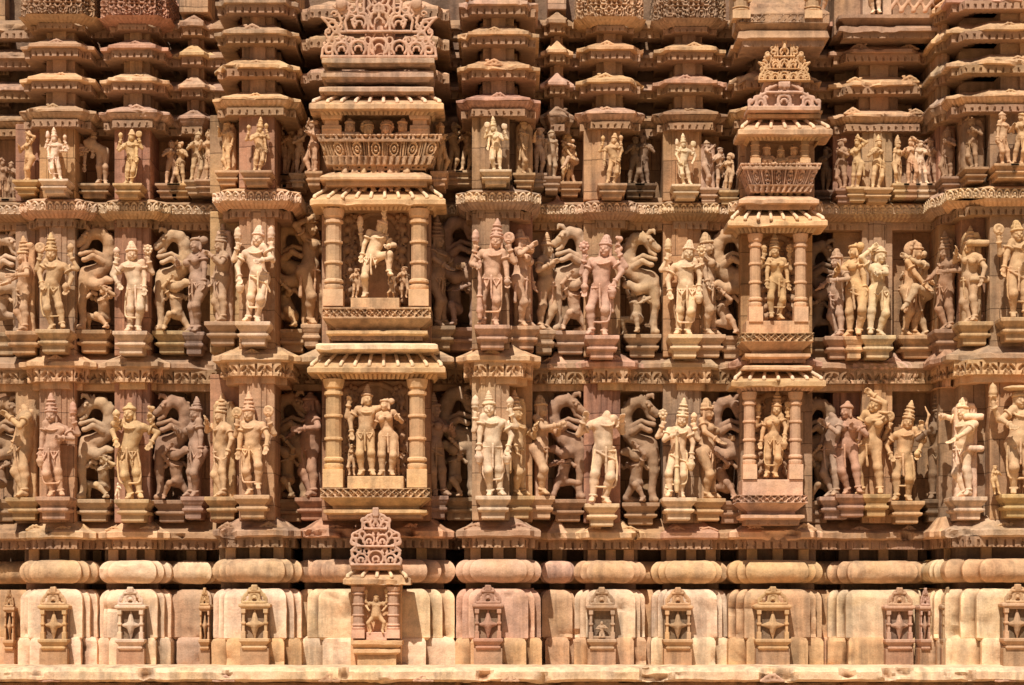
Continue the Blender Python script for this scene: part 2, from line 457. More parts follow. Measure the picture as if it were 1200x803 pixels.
        tb = wr+fd*.015-lat*s*.02; c(tb, tb+fd*.025-lat*s*.022+A3(0, -.008, 0), .012, .009, .004)
        J['hands'].append(pm+fd*.02)
    # head
    if not g('headless', False):
        hy = g('hyaw', 0); R = rz(hy)@ry(g('hroll', 0))@rx(g('hpitch', 0))
        w = lambda p: hc+R@A3(*p)
        e(hc+R@A3(0, .004, .012), (.061, .068, .071), R, .01); e(w((0, -.016, -.028)), (.046, .046, .046), R, .02)
        e(w((0, -.05, -.056)), (.02, .018, .015), R, .015)
        c(w((0, -.062, .012)), w((0, -.074, -.012)), .010, .0145, .006)
        for s in (-1, 1):
            e(w((s*.024, -.056, .010)), (.015, .010, .009), R, .003); c(w((s*.008, -.060, .026)), w((s*.042, -.050, .024)), .008, .006, .006)
            c(w((s*.058, .006, .02)), w((s*.062, .0, -.06)), .013, .017, .006)
            e(w((s*.03, -.05, -.024)), (.018, .014, .016), R, .012)
        c(w((-.014, -.066, -.033)), w((.014, -.066, -.033)), .009, .009, .004)
    else:
        e(nb+A3(.01, 0, .03), (.036, .034, .03), None, .02)
    J['R'] = R if not g('headless', False) else np.eye(3)
    return J
CROWN_H = {'kirita': .20, 'jata': .11, 'karanda': .13, 'bun': .02, 'low': .06, 'bald': .0, 'none': -.12, 'umbrella': .10, 'big': .10}
def crown(J, T, kind):
    S = Sdf(); h = T.h; hc, R = J['hc'], J['R']
    w = lambda p: T(hc+R@A3(*p))
    if kind in ('bald', 'none'): return None
    S.tor(w((0, .0, .045)), T.R@R@A3(0, .12, 1), .062*h, .014*h, .004*h)
    if kind == 'kirita':
        S.chain([w((0, .012, .05)), w((0, .016, .12)), w((0, .02, .20)), w((0, .02, .245))], [.062*h, .050*h, .034*h, .017*h], .006*h)
        for z, r in ((.085, .062), (.13, .052), (.175, .043)): S.tor(w((0, .014, z)), T.R@R@A3(0, 0, 1), r*h, .010*h, .004*h)
        S.cone(w((0, -.05, .06)), w((0, -.04, .105)), .02*h, .008*h)
    elif kind == 'karanda':
        for i, (z, r) in enumerate(((.065, .060), (.095, .05), (.122, .04), (.148, .029), (.17, .017))): S.ell(w((0, .014, z)), A3(r, r, .02)*h, None, .004*h)
    elif kind == 'jata':
        S.ell(w((0, .015, .075)), A3(.06, .058, .045)*h, None, .01*h); S.ell(w((.0, .016, .12)), A3(.038, .038, .04)*h, None, .01*h)
        for a in range(7): S.cone(w((math.sin(a-3)*.05, -.03, .06)), w((math.sin(a-3)*.03, -.02, .12)), .011*h, .008*h, .004*h)
    elif kind == 'bun':
        S.ell(w((0, .02, .03)), A3(.066, .066, .052)*h, None, .01*h); S.ell(w((.075, .04, .035)), A3(.045, .045, .045)*h, None, .01*h)
        for a in range(5): S.cone(w((-.05+.025*a, -.045, .045)), w((-.05+.025*a, .0, .075)), .009*h, .009*h, .003*h)
    elif kind == 'low':
        S.ell(w((0, .01, .05)), A3(.066, .066, .045)*h, None, .01*h); S.ell(w((0, .015, .095)), A3(.03, .03, .026)*h, None, .01*h)
    elif kind == 'big':
        S.ell(w((0, .05, .03)), A3(.10, .05, .10)*h, None, .01*h); S.ell(w((0, .01, .07)), A3(.06, .055, .05)*h, None, .01*h)
        for a in range(8): S.ell(w((math.cos(a*.45)*.095, .03, .03+math.sin(a*.45)*.09)), A3(.022, .02, .022)*h, None, .004*h)
    elif kind == 'umbrella':
        S.ell(w((0, .01, .05)), A3(.066, .066, .045)*h, None, .01*h); S.ell(w((0, .0, .115)), A3(.15, .12, .028)*h, None, .006*h); S.cone(w((0, .04, .02)), w((0, .02, .11)), .03*h, .03*h)
    return S
def garland(J, T, drop=.17, w=1.0):
    """belt with tassel and the long looped garland across the shins"""
    S = Sdf(); h = T.h; pc = J['pc']
    q = lambda x, y, z: T(A3(pc[0]+x, pc[1]+y, z))
    z0 = pc[2]+.035
    S.tor(q(0, .008, z0-.01), T.R@A3(0, 0, 1), .097*h, .010*h, .006*h, sq=(1.0, .82)); S.tor(q(0, .006, z0-.05), T.R@A3(0, 0, 1), .109*h, .009*h, .006*h, sq=(1.0, .8))
    var = random.randrange(4); a_ = random.uniform(.045, .085)
    for s in (-1, 1):
        if var < 2: S.chain([q(s*.02, -.083, z0-.05), q(s*.055, -.084, z0-.05-a_), q(s*.095, -.055, z0-.06)], .0085*h, .006*h)
        if var == 1: S.chain([q(s*.06, -.083, z0-.06), q(s*.065, -.08, z0-.16), q(s*.06, -.075, z0-.19)], .007*h, .006*h)
        if var == 2 and s == 1: S.chain([q(-.09, -.06, z0-.05), q(0, -.088, z0-.10), q(.09, -.06, z0-.13), q(.125, -.02, z0-.22)], .012*h, .006*h)
        if var == 3: S.chain([q(s*.1, -.03, z0-.04), q(s*.128, -.02, z0-.14), q(s*.125, -.01, z0-.30)], [.012*h, .014*h, .02*h], .008*h)
    S.chain([q(0, -.09, z0-.02), q(.0, -.088, z0-.15), q(.005, -.07, z0-.26)], [.014*h, .011*h, .015*h], .006*h)
    B = Sdf(); b = J['pc'][0]*.6
    x0 = pc[0]-pc[0]*.5
    k = [(-.105, -.03, pc[2]), (-.122*w, -.04, .36), (-.118*w, -.045, .24), (-.105*w, -.055, drop+.02), (-.085*w, -.062, drop), (.0, -.07, drop-.004), (.085*w, -.062, drop), (.105*w, -.055, drop+.02), (.118*w, -.045, .24), (.122*w, -.04, .36), (.105, -.03, pc[2])]
    B.chain([T(A3(a+pc[0]*(.3+.7*(z/.52)), y, z)) for a, y, z in k], .0115*h, .004*h)
    return S, B
def attr(kind, p, T, s=1):
    S = Sdf(); h = T.h; q = lambda x, y, z: T(p+A3(x*s, y, z))
    if kind == 'discus':
        S.tor(q(0, -.01, .065), T.R@A3(0, 1, 0), .046*h, .017*h, .004*h); S.ell(q(0, -.01, .065), A3(.02, .024, .02)*h); S.cone(q(0, 0, 0), q(0, 0, .05), .014*h)
        for a in range(4): S.cone(q(0, -.01, .065), q(.046*math.cos(a*1.57+.7), -.01, .065+.046*math.sin(a*1.57+.7)), .008*h)
    elif kind == 'mace':
        S.chain([q(0, 0, -.06), q(0, 0, .02), q(0, -.005, .075), q(0, -.005, .125), q(0, 0, .165)], [.015*h, .02*h, .042*h, .034*h, .008*h], .006*h)
        S.tor(q(0, 0, .04), T.R@A3(0, 0, 1), .032*h, .01*h)
    elif kind == 'lotus':
        S.cone(q(0, 0, -.02), q(0, 0, .05), .012*h, .014*h); S.ell(q(0, -.01, .075), A3(.055, .03, .055)*h); S.ell(q(0, -.04, .075), A3(.022, .016, .022)*h, None, .002)
        for a in range(8): S.ell(q(.045*math.cos(a*.785), -.03, .075+.045*math.sin(a*.785)), A3(.016, .014, .016)*h, None, .002)
    elif kind == 'bud':
        S.cone(q(0, 0, -.02), q(0, 0, .03), .012*h, .016*h); S.chain([q(0, 0, .03), q(0, 0, .07), q(0, 0, .11)], [.026*h, .038*h, .01*h])
    elif kind == 'conch':
        S.chain([q(0, -.01, -.01), q(0, -.02, .03), q(0, -.01, .07)], [.016*h, .032*h, .012*h])
    elif kind == 'pot':
        S.chain([q(0, 0, -.10), q(0, 0, -.055), q(0, 0, -.02)], [.034*h, .045*h, .018*h]); S.tor(q(0, 0, -.015), T.R@A3(0, 0, 1), .022*h, .01*h)
    elif kind == 'club':
        z = max(p[2]-.05, .1); S.chain([q(0, .01, .05), q(0, .01, -z*.4), q(.0*s, .01, -z*.82), q(0, .01, -z+.03)], [.02*h, .02*h, .034*h, .026*h]); S.tor(q(0, .01, -z*.55), T.R@A3(0, 0, 1), .026*h, .01*h)
    elif kind == 'bow':
        S.chain([q(.03, 0, -.20), q(.075, -.01, -.10), q(.06, -.01, 0), q(.085, -.01, .10), q(.04, 0, .2)], [.009*h, .014*h, .016*h, .014*h, .009*h])
    elif kind == 'serpent':
        S.chain([q(0, 0, -.05), q(.03, 0, 0), q(-.01, 0, .05), q(.025, -.01, .10), q(-.01, -.03, .11)], [.014*h, .017*h, .017*h, .022*h, .02*h])
    elif kind == 'tray':
        S.box(q(0, -.03, .0), A3(.10, .07, .02)*h, .008, T.R)
    elif kind == 'mirror':
        S.cone(q(0, 0, -.01), q(0, 0, .04), .012*h); S.ell(q(0, -.01, .085), A3(.05, .014, .05)*h)
    return S
PED = [(0, 0), (0, -.045), (.02, -.052), (.07, -.088), (.10, -.10), (.10, -.13), (.045, -.135), (.045, -.158), (.07, -.17), (.13, -.18), (.13, -.25), (.15, -.26)]
def pedestal(root, w, dep, col, drop=1.0, name='pedestal', yf=0):
    col = tuple(v*.82 for v in (TINT[col] if isinstance(col, str) else col[:3]))  # tint darkened to paint in the shade beneath the statue
    m = MB(); m.ringstack([(i*min(1, w*2.6), z*drop) for i, z in PED], w, dep)
    return m.build(name, M_WALL, root, col, bevel=.009)
def backslab(root, w, h, d0, col, struts=()):
    S = Sdf(); S.box((0, d0+.10, h*.48), (w, .10, h*.5), .03); S.box((0, d0+.06, h*.985), (w*.8, .08, .03), .02)
    for x0, x1, z in struts: S.box(((x0+x1)/2, -.03, h*z), (abs(x1-x0)/2, .07, .035), .012)
    return sdf_obj('back_slab', S, root, col, .022, M_WALL, .006)
# ---- statue of one figure
STAT_DEPTH = .13
def statue(x, top, bot, d, label, P, cr='kirita', at=(), gar=True, yaw=0.0, col='tan', cat='statue', group=None, ped=.2, slab=None, struts=(), mir=False, name='stone_statue', h_cell=.0088, peddrop=1.0, scl=None, relief=None):
    th = (bot-top)/100*(D0-d)/D0; h = scl or th/(1.0+max(CROWN_H.get(cr, .05), -.06))
    dd = d+STAT_DEPTH
    root = thing(name, label, cat, (X(x, dd), -dd, Z(bot, dd)), 0, group)
    T = Tf(h, yaw if yaw else random.uniform(-.28, .28), P.get('lean', 0), (0, 0, 0), mir)
    S = Sdf(); P = dict(P); P['headless'] = (cr == 'none')
    J = human(S, P, T)
    if relief: S.box((0, .1, h*.45), (relief, .04, h*.46), .03, None, .02)
    c = tint(col, .05)
    sdf_obj('figure', S, root, c, h_cell)
    C = crown(J, T, cr)
    if C is not None: sdf_obj('hair' if cr in ('bun', 'low', 'big', 'jata') else 'crown', C, root, tint(c[:3], .05), h_cell)
    if gar:
        b, g = garland(J, T, .165+random.uniform(-.02, .02), random.uniform(.85, 1.08))
        sdf_obj('girdle', b, root, tint(c[:3], .05), h_cell)
        if gar is True: sdf_obj('garland', g, root, tint(c[:3], .05), h_cell)
    for i, k in enumerate(at):
        if k and i < len(J['hands']): sdf_obj(k, attr(k, J['hands'][i], T), root, tint(c[:3], .05), h_cell)
    if slab: backslab(root, slab, th*.9, .02, tint(c[:3], .08), struts)
    if ped: pedestal(root, ped, .16, tint(c[:3], .08), peddrop)
    return root
def deity(k=0, f=False, up=True, **kw):
    """hip-shot standing pose; k varies it"""
    R = random.Random(k*7+3); s = 1 if R.random() < .5 else -1
    P = dict(f=f, hx=.064*s, cx=-.064*s, nx=.028*s, kx=.020*s, ht=.30*s, ct=-.22*s, tw=R.uniform(-.3, .3), hyaw=R.uniform(-.25, .25), hroll=.12*s*R.random(), hpitch=R.uniform(-.05, .12))
    P['fl'] = (-.050-.020*s, -.005, .04); P['fr'] = (.050-.020*s, -.005 if s > 0 else -.03, .04)
    lo = [(-1, (-.158-R.uniform(0, .025), -.05, .50+R.uniform(-.05, .05)), (-1, .4, 0)), (1, (.158+R.uniform(0, .025), -.05, .50+R.uniform(-.05, .05)), (1, .4, 0))]
    u_ = R.random()
    if u_ < .3: lo[0 if s > 0 else 1] = (-s, (-s*.13, -.13, .63), (-s, .4, -.6))
    elif u_ < .55: lo[1 if s > 0 else 0] = (s, (s*.16, -.05, .56), (s*1.2, .6, .1))
    elif u_ < .8: lo[0 if s > 0 else 1] = (-s, (-s*.05, -.17, .72), (-s, .1, -.8))
    if R.random() < .5: k_ = 'fr' if s < 0 else 'fl'; x_, y_, z_ = P[k_]; P[k_] = (x_-s*.03, -.05, .05); P['k'+k_[1]] = (-s*.7, -1, .1)
    if up: lo += [(-1, (-.20, .01, .85+R.uniform(-.03, .03)), (-1, .2, -1), True), (1, (.20, .01, .85+R.uniform(-.03, .03)), (1, .2, -1), True)]
    P['arms'] = lo; P.update(kw); return P
def lady(k=0, **kw):
    R = random.Random(k*13+5); s = 1 if R.random() < .5 else -1
    P = deity(k, True, False); P.update(hx=.055*s, cx=-.052*s, nx=.02*s, kx=.02*s, ht=.3*s, ct=-.2*s)
    P['arms'] = [(-s, (-s*.10, -.16, .72), (-s, .2, -1)), (s, (s*.17, -.03, .46), (s, .4, 0))]
    if R.random() < .4: P['arms'][1] = (s, (s*.12, -.06, .98), (s, 0, .5))
    P.update(kw); return P
# ---- rearing lion beasts
def beast(x, top, bot, d, label, mir=False, col='olive', warrior=True, fig=0, wd=1.0, ped=.22, tall=1.0, rider=False, cell=.0095):
    hh = (bot-top)/100*(D0-d)/D0; dd = d+.14
    root = thing('leogryph_statue', label, 'beast statue', (X(x, dd), -dd, Z(bot, dd)), 0, 'rearing horned beasts in the wall recesses')
    m = -1 if mir else 1; u = hh/1.15; q = lambda px, pz, py=0.0: (px*m*u*wd, py*u, pz*u)
    R = random.Random(fig*17+int(x)); jt = lambda v: v+R.uniform(-.02, .02); wd = wd*.93; g_ = R.uniform(.86, 1.02)
    S = Sdf(); k = .03*u
    S.ell(q(-.09, .585), A3(.105, .12, .13)*u, None, k)
    S.chain([q(-.13, .55, -.05), q(-.155, .34, -.06), q(-.135, .13, -.05), q(-.15, .04, -.06)], [.078*u, .052*u, .036*u, .042*u], k); S.cone(q(-.15, .035, -.07), q(-.17, .03, -.13), .045*u, .035*u, .02)
    S.chain([q(-.05, .53, -.06), q(.05, .50, -.12), q(.16, jt(.555), -.10)], [.078*u, .056*u, .038*u], k); S.cone(q(.16, .555, -.10), q(.205, .545, -.12), .046*u, .036*u, .02)
    S.chain([q(-.09, .63, 0), q(.03, .66, .0), q(jt(.125), .745, .0), q(jt(.165), .87, .0), q(jt(.15), jt(.99), -.02), q(.085, 1.075, -.04), q(.0, jt(1.09), -.05), q(-.06, 1.06, -.06)], [v*u*g_ for v in (.115, .098, .09, .08, .072, .066, .062, .062)], k)
    for t in range(7):   # mane crest
        a = -0.6+t*.36; S.ell(q(.045+.185*math.cos(a), .90+.235*math.sin(a), .02), A3(.03, .04, .03)*u, None, .01)
    S.chain([q(-.07, 1.05, -.07), q(-.13, 1.0, -.08), q(-.185, .955, -.08)], [.062*u, .046*u, .038*u], .015*u); S.ell(q(-.19, .975, -.08), A3(.03, .03, .03)*u)           # muzzle
    S.chain([q(-.07, 1.0, -.07), q(-.10, .93, -.07), q(-.155, .89, -.08)], [.036*u, .027*u, .022*u], .012*u)          # jaw
    S.ell(q(-.095, 1.035, -.14), A3(.02, .016, .02)*u, None, .002); S.cone(q(-.13, 1.05, -.12), q(-.07, 1.07, -.13), .014*u, .018*u, .004)
    S.cone(q(-.03, 1.09, -.06), q(-.01, 1.16, -.05), .03*u, .012*u, .01)
    S.chain([q(.10, .76, -.07), q(.0, .815, -.14), q(-.085, .775, -.15)], [.045*u, .032*u, .027*u], .012*u); S.ell(q(-.10, .77, -.16), A3(.036, .032, .03)*u, None, .008)
    S.chain([q(.11, .82, -.05), q(-.01, .88, -.09), q(-.13, .845, -.11)], [.036*u, .026*u, .026*u], .012*u); S.ell(q(-.15, .84, -.12), A3(.032, .028, .028)*u, None, .008)
    c = tint(col, .06); sdf_obj('beast_body', S, root, c, cell, wear=.004)
    H = Sdf(); H.chain([q(-.06, 1.11, -.08), q(-.09, 1.15, -.09), q(-.135, 1.16, -.10), q(-.15, 1.12, -.11)], [.024*u, .022*u, .018*u, .01*u]); H.chain([q(-.035, 1.12, -.02), q(-.06, 1.17, -.02)], [.022*u, .008*u])
    sdf_obj('horn', H, root, c, cell)
    L = Sdf(); L.chain([q(-.18, .60, .0), q(-.215, .48, -.04), q(-.17, .38, -.07), q(-.08, .37, -.08), q(-.02, .43, -.07), q(.02, .41, -.07)], [.022*u, .02*u, .018*u, .018*u, .02*u, .028*u])
    sdf_obj('tail', L, root, c, cell)
    if warrior:
        W = Sdf(); t = Tf(R.uniform(.70, .78)*u, (.5 if fig % 2 else -.9)*1, 0, q(.065, .0, -.04), mir)
        Pp = [dict(pz=.30, py=.02, hx=.0, cx=-.04, cy=-.02, fl=(-.26, -.05, .05), fr=(.10, .20, .05), kl=(-.4, -1, .5), kr=(.5, -1, -.2), hpitch=-.5, hyaw=-.6, arms=[(-1, (-.2, -.12, .80), (-1, 0, .3)), (1, (.16, -.15, .55), (1, .2, -.4))]),
              dict(pz=.22, py=.06, cx=.10, cy=-.05, nx=.03, fl=(-.30, -.06, .05), fr=(.28, -.02, .05), kl=(-.2, -1, 1), kr=(.3, -1, .3), hyaw=.5, hpitch=-.3, arms=[(-1, (-.10, -.15, .62), (-1, .2, -.5)), (1, (.30, -.05, .60), (1, .2, .3))]),
              dict(pz=.28, cx=.02, fl=(-.22, -.16, .05), fr=(.18, -.08, .05), kl=(-.5, -1, 1), kr=(.6, -1, .2), hpitch=-.4, arms=[(-1, (-.24, -.08, .50), (-1, .3, 0)), (1, (.12, -.14, .84), (1, .1, .2))])][(fig+int(x)) % 3]
        J = human(W, Pp, t); sdf_obj('kneeling_warrior', W, root, tint(c[:3], .1), cell*.95)
        hS = crown(J, t, 'bun'); sdf_obj('warrior_hair', hS, root, c, cell)
    if ped: pedestal(root, ped, .18, tint(c[:3], .08))
    return root
# ---- pierced tracery
def tracery(w, h, rows, name, parent, col, th=.035, cell=.011):
    """rows of horseshoe arches between scrolls, cut through"""
    S = Sdf(); y = 0
    def ring(cx, cz, r, t, a0=0.0, a1=6.2832, n=None):
        n = n or max(8, int(r*90)); A = [a0+(a1-a0)*i/n for i in range(n+1)]; P = [(cx+r*math.cos(a), y, cz+r*math.sin(a)) for a in A]
        for a, b in zip(P[:-1], P[1:]): S.cone(a, b, t, t, .004)
    def scroll(cx, cz, r, sx, sz, t):
        P = []
        for i in range(15):
            a = i/14*4.6; rr = r*(1-.62*i/14); P.append((cx+sx*rr*math.cos(a), y, cz+sz*rr*math.sin(a)))
        for a, b in zip(P[:-1], P[1:]): S.cone(a, b, t, t*.9, .004)
    z = 0
    for ri, (wr, hr, n) in enumerate(rows):
        t = .0135+.006*min(1, hr/.25)
        S.box((0, 0, z+.012), (wr/2, th*.8, .014), .006)
        cw = wr/n; r = min(cw*.40, hr*.42)
        for i in range(n):
            cx = -wr/2+cw*(i+.5); edge = abs(cx)/(wr/2+1e-6); rr = r*(1.0-.35*edge); zz = z+.02+rr*.85
            ring(cx, zz, rr, t, -.75, 3.89); ring(cx, zz-rr*.1, rr*.45, t*.8, -.2, 3.34)
            for s in (-1, 1): scroll(cx+s*rr*1.1, z+.02+rr*.25, rr*.3, s, -1, t*.8)
            if n == 1: S.ell((cx, -.01, zz), (rr*.2, th*.8, rr*.2))
            S.cone((cx, 0, zz+rr), (cx, 0, min(z+hr, zz+rr+hr*.3)), t*1.1, t*.8, .004)
            for s in (-1, 1):
                scroll(cx+s*rr*.95, zz+rr*.95, rr*.42, s, 1, t*.85)
                S.cone((cx+s*rr*.7, 0, z+.02), (cx+s*rr*1.1, 0, z+.02+rr*.4), t, t*.7, .004)
        nx = rows[ri+1][0] if ri+1 < len(rows) else wr*.35
        for s in (-1, 1):    # outer leaf edge leaning in
            P = [(s*wr/2, 0, z), (s*(wr/2-.0), 0, z+hr*.35), (s*(wr/2-.35*(wr-nx)/2), 0, z+hr*.62), (s*(nx/2+.10*(wr-nx)/2), 0, z+hr*.98)]
            S.chain(P, [t*1.1, t, t, t*1.1], .004); scroll(s*(wr/2-.02), z+hr*.45, hr*.16, s, 1, t*.9); scroll(s*(wr/2*.75), z+hr*.72, hr*.14, -s, 1, t*.85)
        z += hr
    S.box((0, 0, z), (max(rows[-1][0]*.16, .035), th, .035), .008)
    return sdf_obj(name, S, parent, col, cell, wear=.003)
# ------------------------------------------------------------------ the temple wall
WALL = thing('temple_wall', 'tan and ochre carved sandstone temple wall of stepped bays with cornices, filling the picture', 'wall', (0, 0, 0))
BACK = -.75
# bay: name, left px, right px, depth d (towards the viewer), tint
BAYS = [('r', -95, 1118, .12, 'brown'), ('z', -95, 13, -.35, 'brown'), ('b', 19, 110, .35, 'tan'), ('c', 113, 197, .30, 'tan'), ('s', 198, 252, .0, 'grey'), ('d', 247, 351, .90, 'ochre'),
        ('e', 345, 532, .72, 'tan'), ('f', 534, 634, .85, 'ochre'), ('t', 632, 674, .12, 'grey'), ('g', 674, 757, .25, 'tan'), ('h', 765, 854, .20, 'tan'),
        ('i', 856, 966, .40, 'tan'), ('j', 973, 1096, .12, 'tan'), ('k', 1092, 1132, .62, 'tan'), ('l', 1112, 1330, 1.05, 'ochre')]
def stair(L, R, d, back=BACK, a=.075, b=.125, g=.13):
    """plan of a bay with one shoulder and a chamfer each side"""
    x0, x1 = X(L, d), X(R, d); w = x1-x0; a = min(a, w*.13); b = min(b, w*.22)
    return [(x0, -back), (x0, -(d-g)), (x0+a, -(d-g)), (x0+b, -d), (x1-b, -d), (x1-a, -(d-g)), (x1, -(d-g)), (x1, -back)]
def steps(L, R, d, back=BACK, n=2, f=.11, g=.14):
    x0, x1 = X(L, d), X(R, d); w = (x1-x0)*f; P = [(x0, -back), (x0, -(d-n*g))]
    for i in range(n):
        P += [(x0+w*(i+1), -(d-(n-i)*g)), (x0+w*(i+1), -(d-(n-i-1)*g))]
    Q = [(x0+x1-p[0], p[1]) for p in P]
    return P+Q[::-1]
def flat(L, R, d, back=BACK):
    x0, x1 = X(L, d), X(R, d); return [(x0, -back), (x0, -d), (x1, -d), (x1, -back)]
def arc(cz, rz_, cin, rr, a0, a1, n):
    return [(cin-rr*math.cos(a0+(a1-a0)*i/n), cz+rz_*math.sin(a0+(a1-a0)*i/n)) for i in range(n+1)]
def antefix(parent, x, d, z, s, col):
    o = bpy.data.objects.new('antefix', ANTE[random.randrange(len(ANTE))]); COL.objects.link(o); o.parent = parent
    o.location = (x, -d, z); s *= .72; o.scale = (s*random.choice((-1, 1)), s, s*random.uniform(.55, 1.0)); o.rotation_euler = (0, 0, random.uniform(-.1, .1)); o.color = tint(col, .1)
ANTE = []
for v in range(3):
    S = Sdf()
    S.chain([(-.16, 0, .0), (-.09, 0, .045), (-.03, 0, .085), (0, 0, .12 if v else .09)], [.02, .024, .026, .012], .01); S.chain([(.16, 0, .0), (.09, 0, .045), (.03, 0, .085), (0, 0, .12 if v else .09)], [.02, .024, .026, .012], .01)
    S.tor((0, -.01, .045), (0, 1, 0), .035, .014); S.ell((0, .02, .03), (.12, .03, .05)); S.box((0, .03, .0), (.17, .05, .02), .01)
    if v == 2: S.chain([(-.1, -.01, .04), (-.13, -.01, .09), (-.09, -.01, .10)], .014)
    V, Q = S.build(.012); V += NR_wear(V, .006); ANTE.append(mesh_from('antefix', V, Q, True, M_CARVE))
z = ZB
stair0 = stair
for name, L, R, d, tn in BAYS:
    stair = stair0; w = R-L
    kf = min(1.0, w/85.0); K = lambda pr: [(i*kf, zz) for i, zz in pr]
    if name == 'r': stair = lambda L, R, d, **k: flat(-95, 1118, min(d, .12)); 
    st = steps(L, R, d+.02, n=2 if w > 60 else 1, f=.10 if name != 'r' else .001)
    ev = stair(L, R, d) if name not in 'jl' else stair(L, R, d, a=.3, b=.42, g=.14)
    fl = flat(L, R, d)
    T = lambda: tint(random.choice([tn, 'tan', 'ochre', 'pink', 'rose', 'grey', 'mauve', 'brown'] if w < 300 else ['brown', 'mauve']), .08); TB = lambda: tint(random.choice(['pale', 'pink', 'tan', 'pale']) if w < 300 else 'tan', .07)
    dp = d; d = -.14 if name == 'r' else d
    st = steps(L, R, d+.02, n=2 if w > 60 else 1, f=.075 if name != 'r' else .001, g=.10)
    # lower plinth course and rounded plinth block
    PT = dict(b='pale', c='pale', s='grey', d='pale', e='pale', f='pink', g='pale', h='pale', i='tan', j='pale', k='pale', l='pale').get(name, 'tan'); c0 = tint(random.choice([PT, PT, 'tan']), .06); c1 = tint(PT, .05)
    base = steps(L-1, R+1, d+.07, n=1, f=.18 if name != 'r' else .001, g=.12)
    o = sweep('plinth_course', base, [(.16, z(744)), (.02, z(748)), (.0, z(752)), (.0, z(784))], WALL, c0, step=.06, pstep=.05, chip=.10, wear=.007)
    pr = [(.40, z(690)), (.20, z(691))]+[(.13-.13*math.sin(t), z(703)+.125*math.cos(t)) for t in np.linspace(.25, 1.5, 8)]+[(0, z(747)), (.03, z(750))]
    sweep('plinth_block', st, pr, WALL, c1, step=.05, pstep=.05, chip=.09, wear=.008)
    sweep('plinth_neck', flat(L+12, R-12, d-.34), [(.0, z(676)), (.0, z(694))], WALL, 'dark', M_OLD, step=.1)  # dark tint stands in for the shade of this gap
    # torus roll
    to = steps(L-1, R+1, d+.02, n=2 if w > 60 else 1, f=(.085 if name != 'r' else .001), g=.09)
    pr = [(.36, z(657))]+arc(z(670), .134, .13, .13, 1.5, -1.5, 12)+[(.36, z(683))]
    sweep('torus_moulding', to, pr, WALL, tint('pink' if name == 'e' else 'tan' if w > 300 else random.choice(['pale', 'pink', 'ochre', 'tan']), .06), step=.05, chip=.05, wear=.007)
    # neck tinted dark to paint in the shaded gap, with small pilaster strips
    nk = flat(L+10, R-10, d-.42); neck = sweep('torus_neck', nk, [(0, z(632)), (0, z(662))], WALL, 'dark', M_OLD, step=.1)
    m = MB(); x0, x1 = nk[1][0], nk[2][0]
    for i in range(3 if w > 60 else 1):
        xx = x0+(x1-x0)*((i+.5)/(3 if w > 60 else 1)); m.box(xx-.06, xx+.06, -(d-.42)-.05, -(d-.42)+.02, z(658), z(637))
    m.build('neck_pilaster', M_CARVE, neck, 'tan')
    d = dp
    # first ledge
    c = T(); led = sweep('ledge', ev, K([(.30, z(606)), (.22, z(610)), (.10, z(619)), (.02, z(622.5)), (0, z(624)), (.0, z(630)), (.03, z(632)), (.4, z(632.5))]), WALL, c, step=.045, pstep=.03, chip=.22, wear=.010)
    sweep('drip_band', stair(L+7, R-7, d-.07), [(0, z(631)), (0, z(643)), (.1, z(643.2))], led, tint('brown'), step=.012, pstep=.014, pat=pat_teeth(.10), wear=.004)
    for i in range(2 if 60 < w < 300 else 0):
        antefix(led, (x0+x1)/2+(i-.5)*.42*w/90+random.uniform(-.05, .05), d-.10, z(621), random.uniform(.8, 1.1), c[:3])
    # second ledge over the lower statue row, with its carved frieze
    c = T(); led = sweep('eave', ev if name != 'e' else flat(L, R, d), K([(.28, z(408)), (.20, z(413)), (.08, z(420)), (0, z(424)), (0, z(429)), (.03, z(431)), (.4, z(431.2))]), WALL, c, step=.045, pstep=.03, chip=.12, wear=.008)
    if name != 'e':
        sweep('carved_frieze', stair(L+9, R-9, d-.035), [(.0, z(430.5)), (0, z(447)), (.14, z(447.3))], led, tint(tn), M_CARVE, step=.011, pstep=.010, pat=pat_motif(.20, .035), wear=.003)
        sweep('architrave', stair(L+16, R-16, d-.12), [(0, z(447)), (0, z(455)), (.16, z(455.2))], led, tint('tan'), step=.06)
        if w < 300: antefix(led, (x0+x1)/2+random.uniform(-.1, .1), d-.08, z(420), .7, c[:3])
    # carved cornice between the middle and the upper statue row
    if name != 'e':
        c = T(); cor = sweep('cornice', ev, K([(.30, z(222)), (.26, z(228)), (.07, z(233)), (0, z(236)), (0, z(236.4))]), WALL, c, step=.045, pstep=.03, chip=.06)
        sweep('carved_band', stair(L-.3, R+.3, d+.005), [(.02, z(236)), (0, z(236.6)), (0, z(247)), (.02, z(247.6))], cor, tint('pale', .1), M_CARVE, step=.011, pstep=.010, pat=pat_lotus(.088, .032), wear=.003)
        sweep('petal_band', ev, [(.01, z(247.4)), (.03, z(251)), (.10, z(255))], cor, tint(c[:3], .08), M_CARVE, step=.012, pstep=.014, pat=pat_petal(.055), wear=.003)
        sweep('drip_band', stair(L+12, R-12, d-.12, g=.12), [(0, z(254.5)), (0, z(264)), (.12, z(264.2))], cor, tint('brown'), M_CARVE, step=.012, pstep=.012, pat=pat_teeth(.085, .05), wear=.003)
    # roof tiers
    tiers = [(117, 128, 131.2, 140, 148), (77, 90, 94.2, None, 103.5), (38, 51, 55.2, None, 65), (2, 15, 20, None, 30)]
    if name in 'bcgh': tiers = tiers[:3]
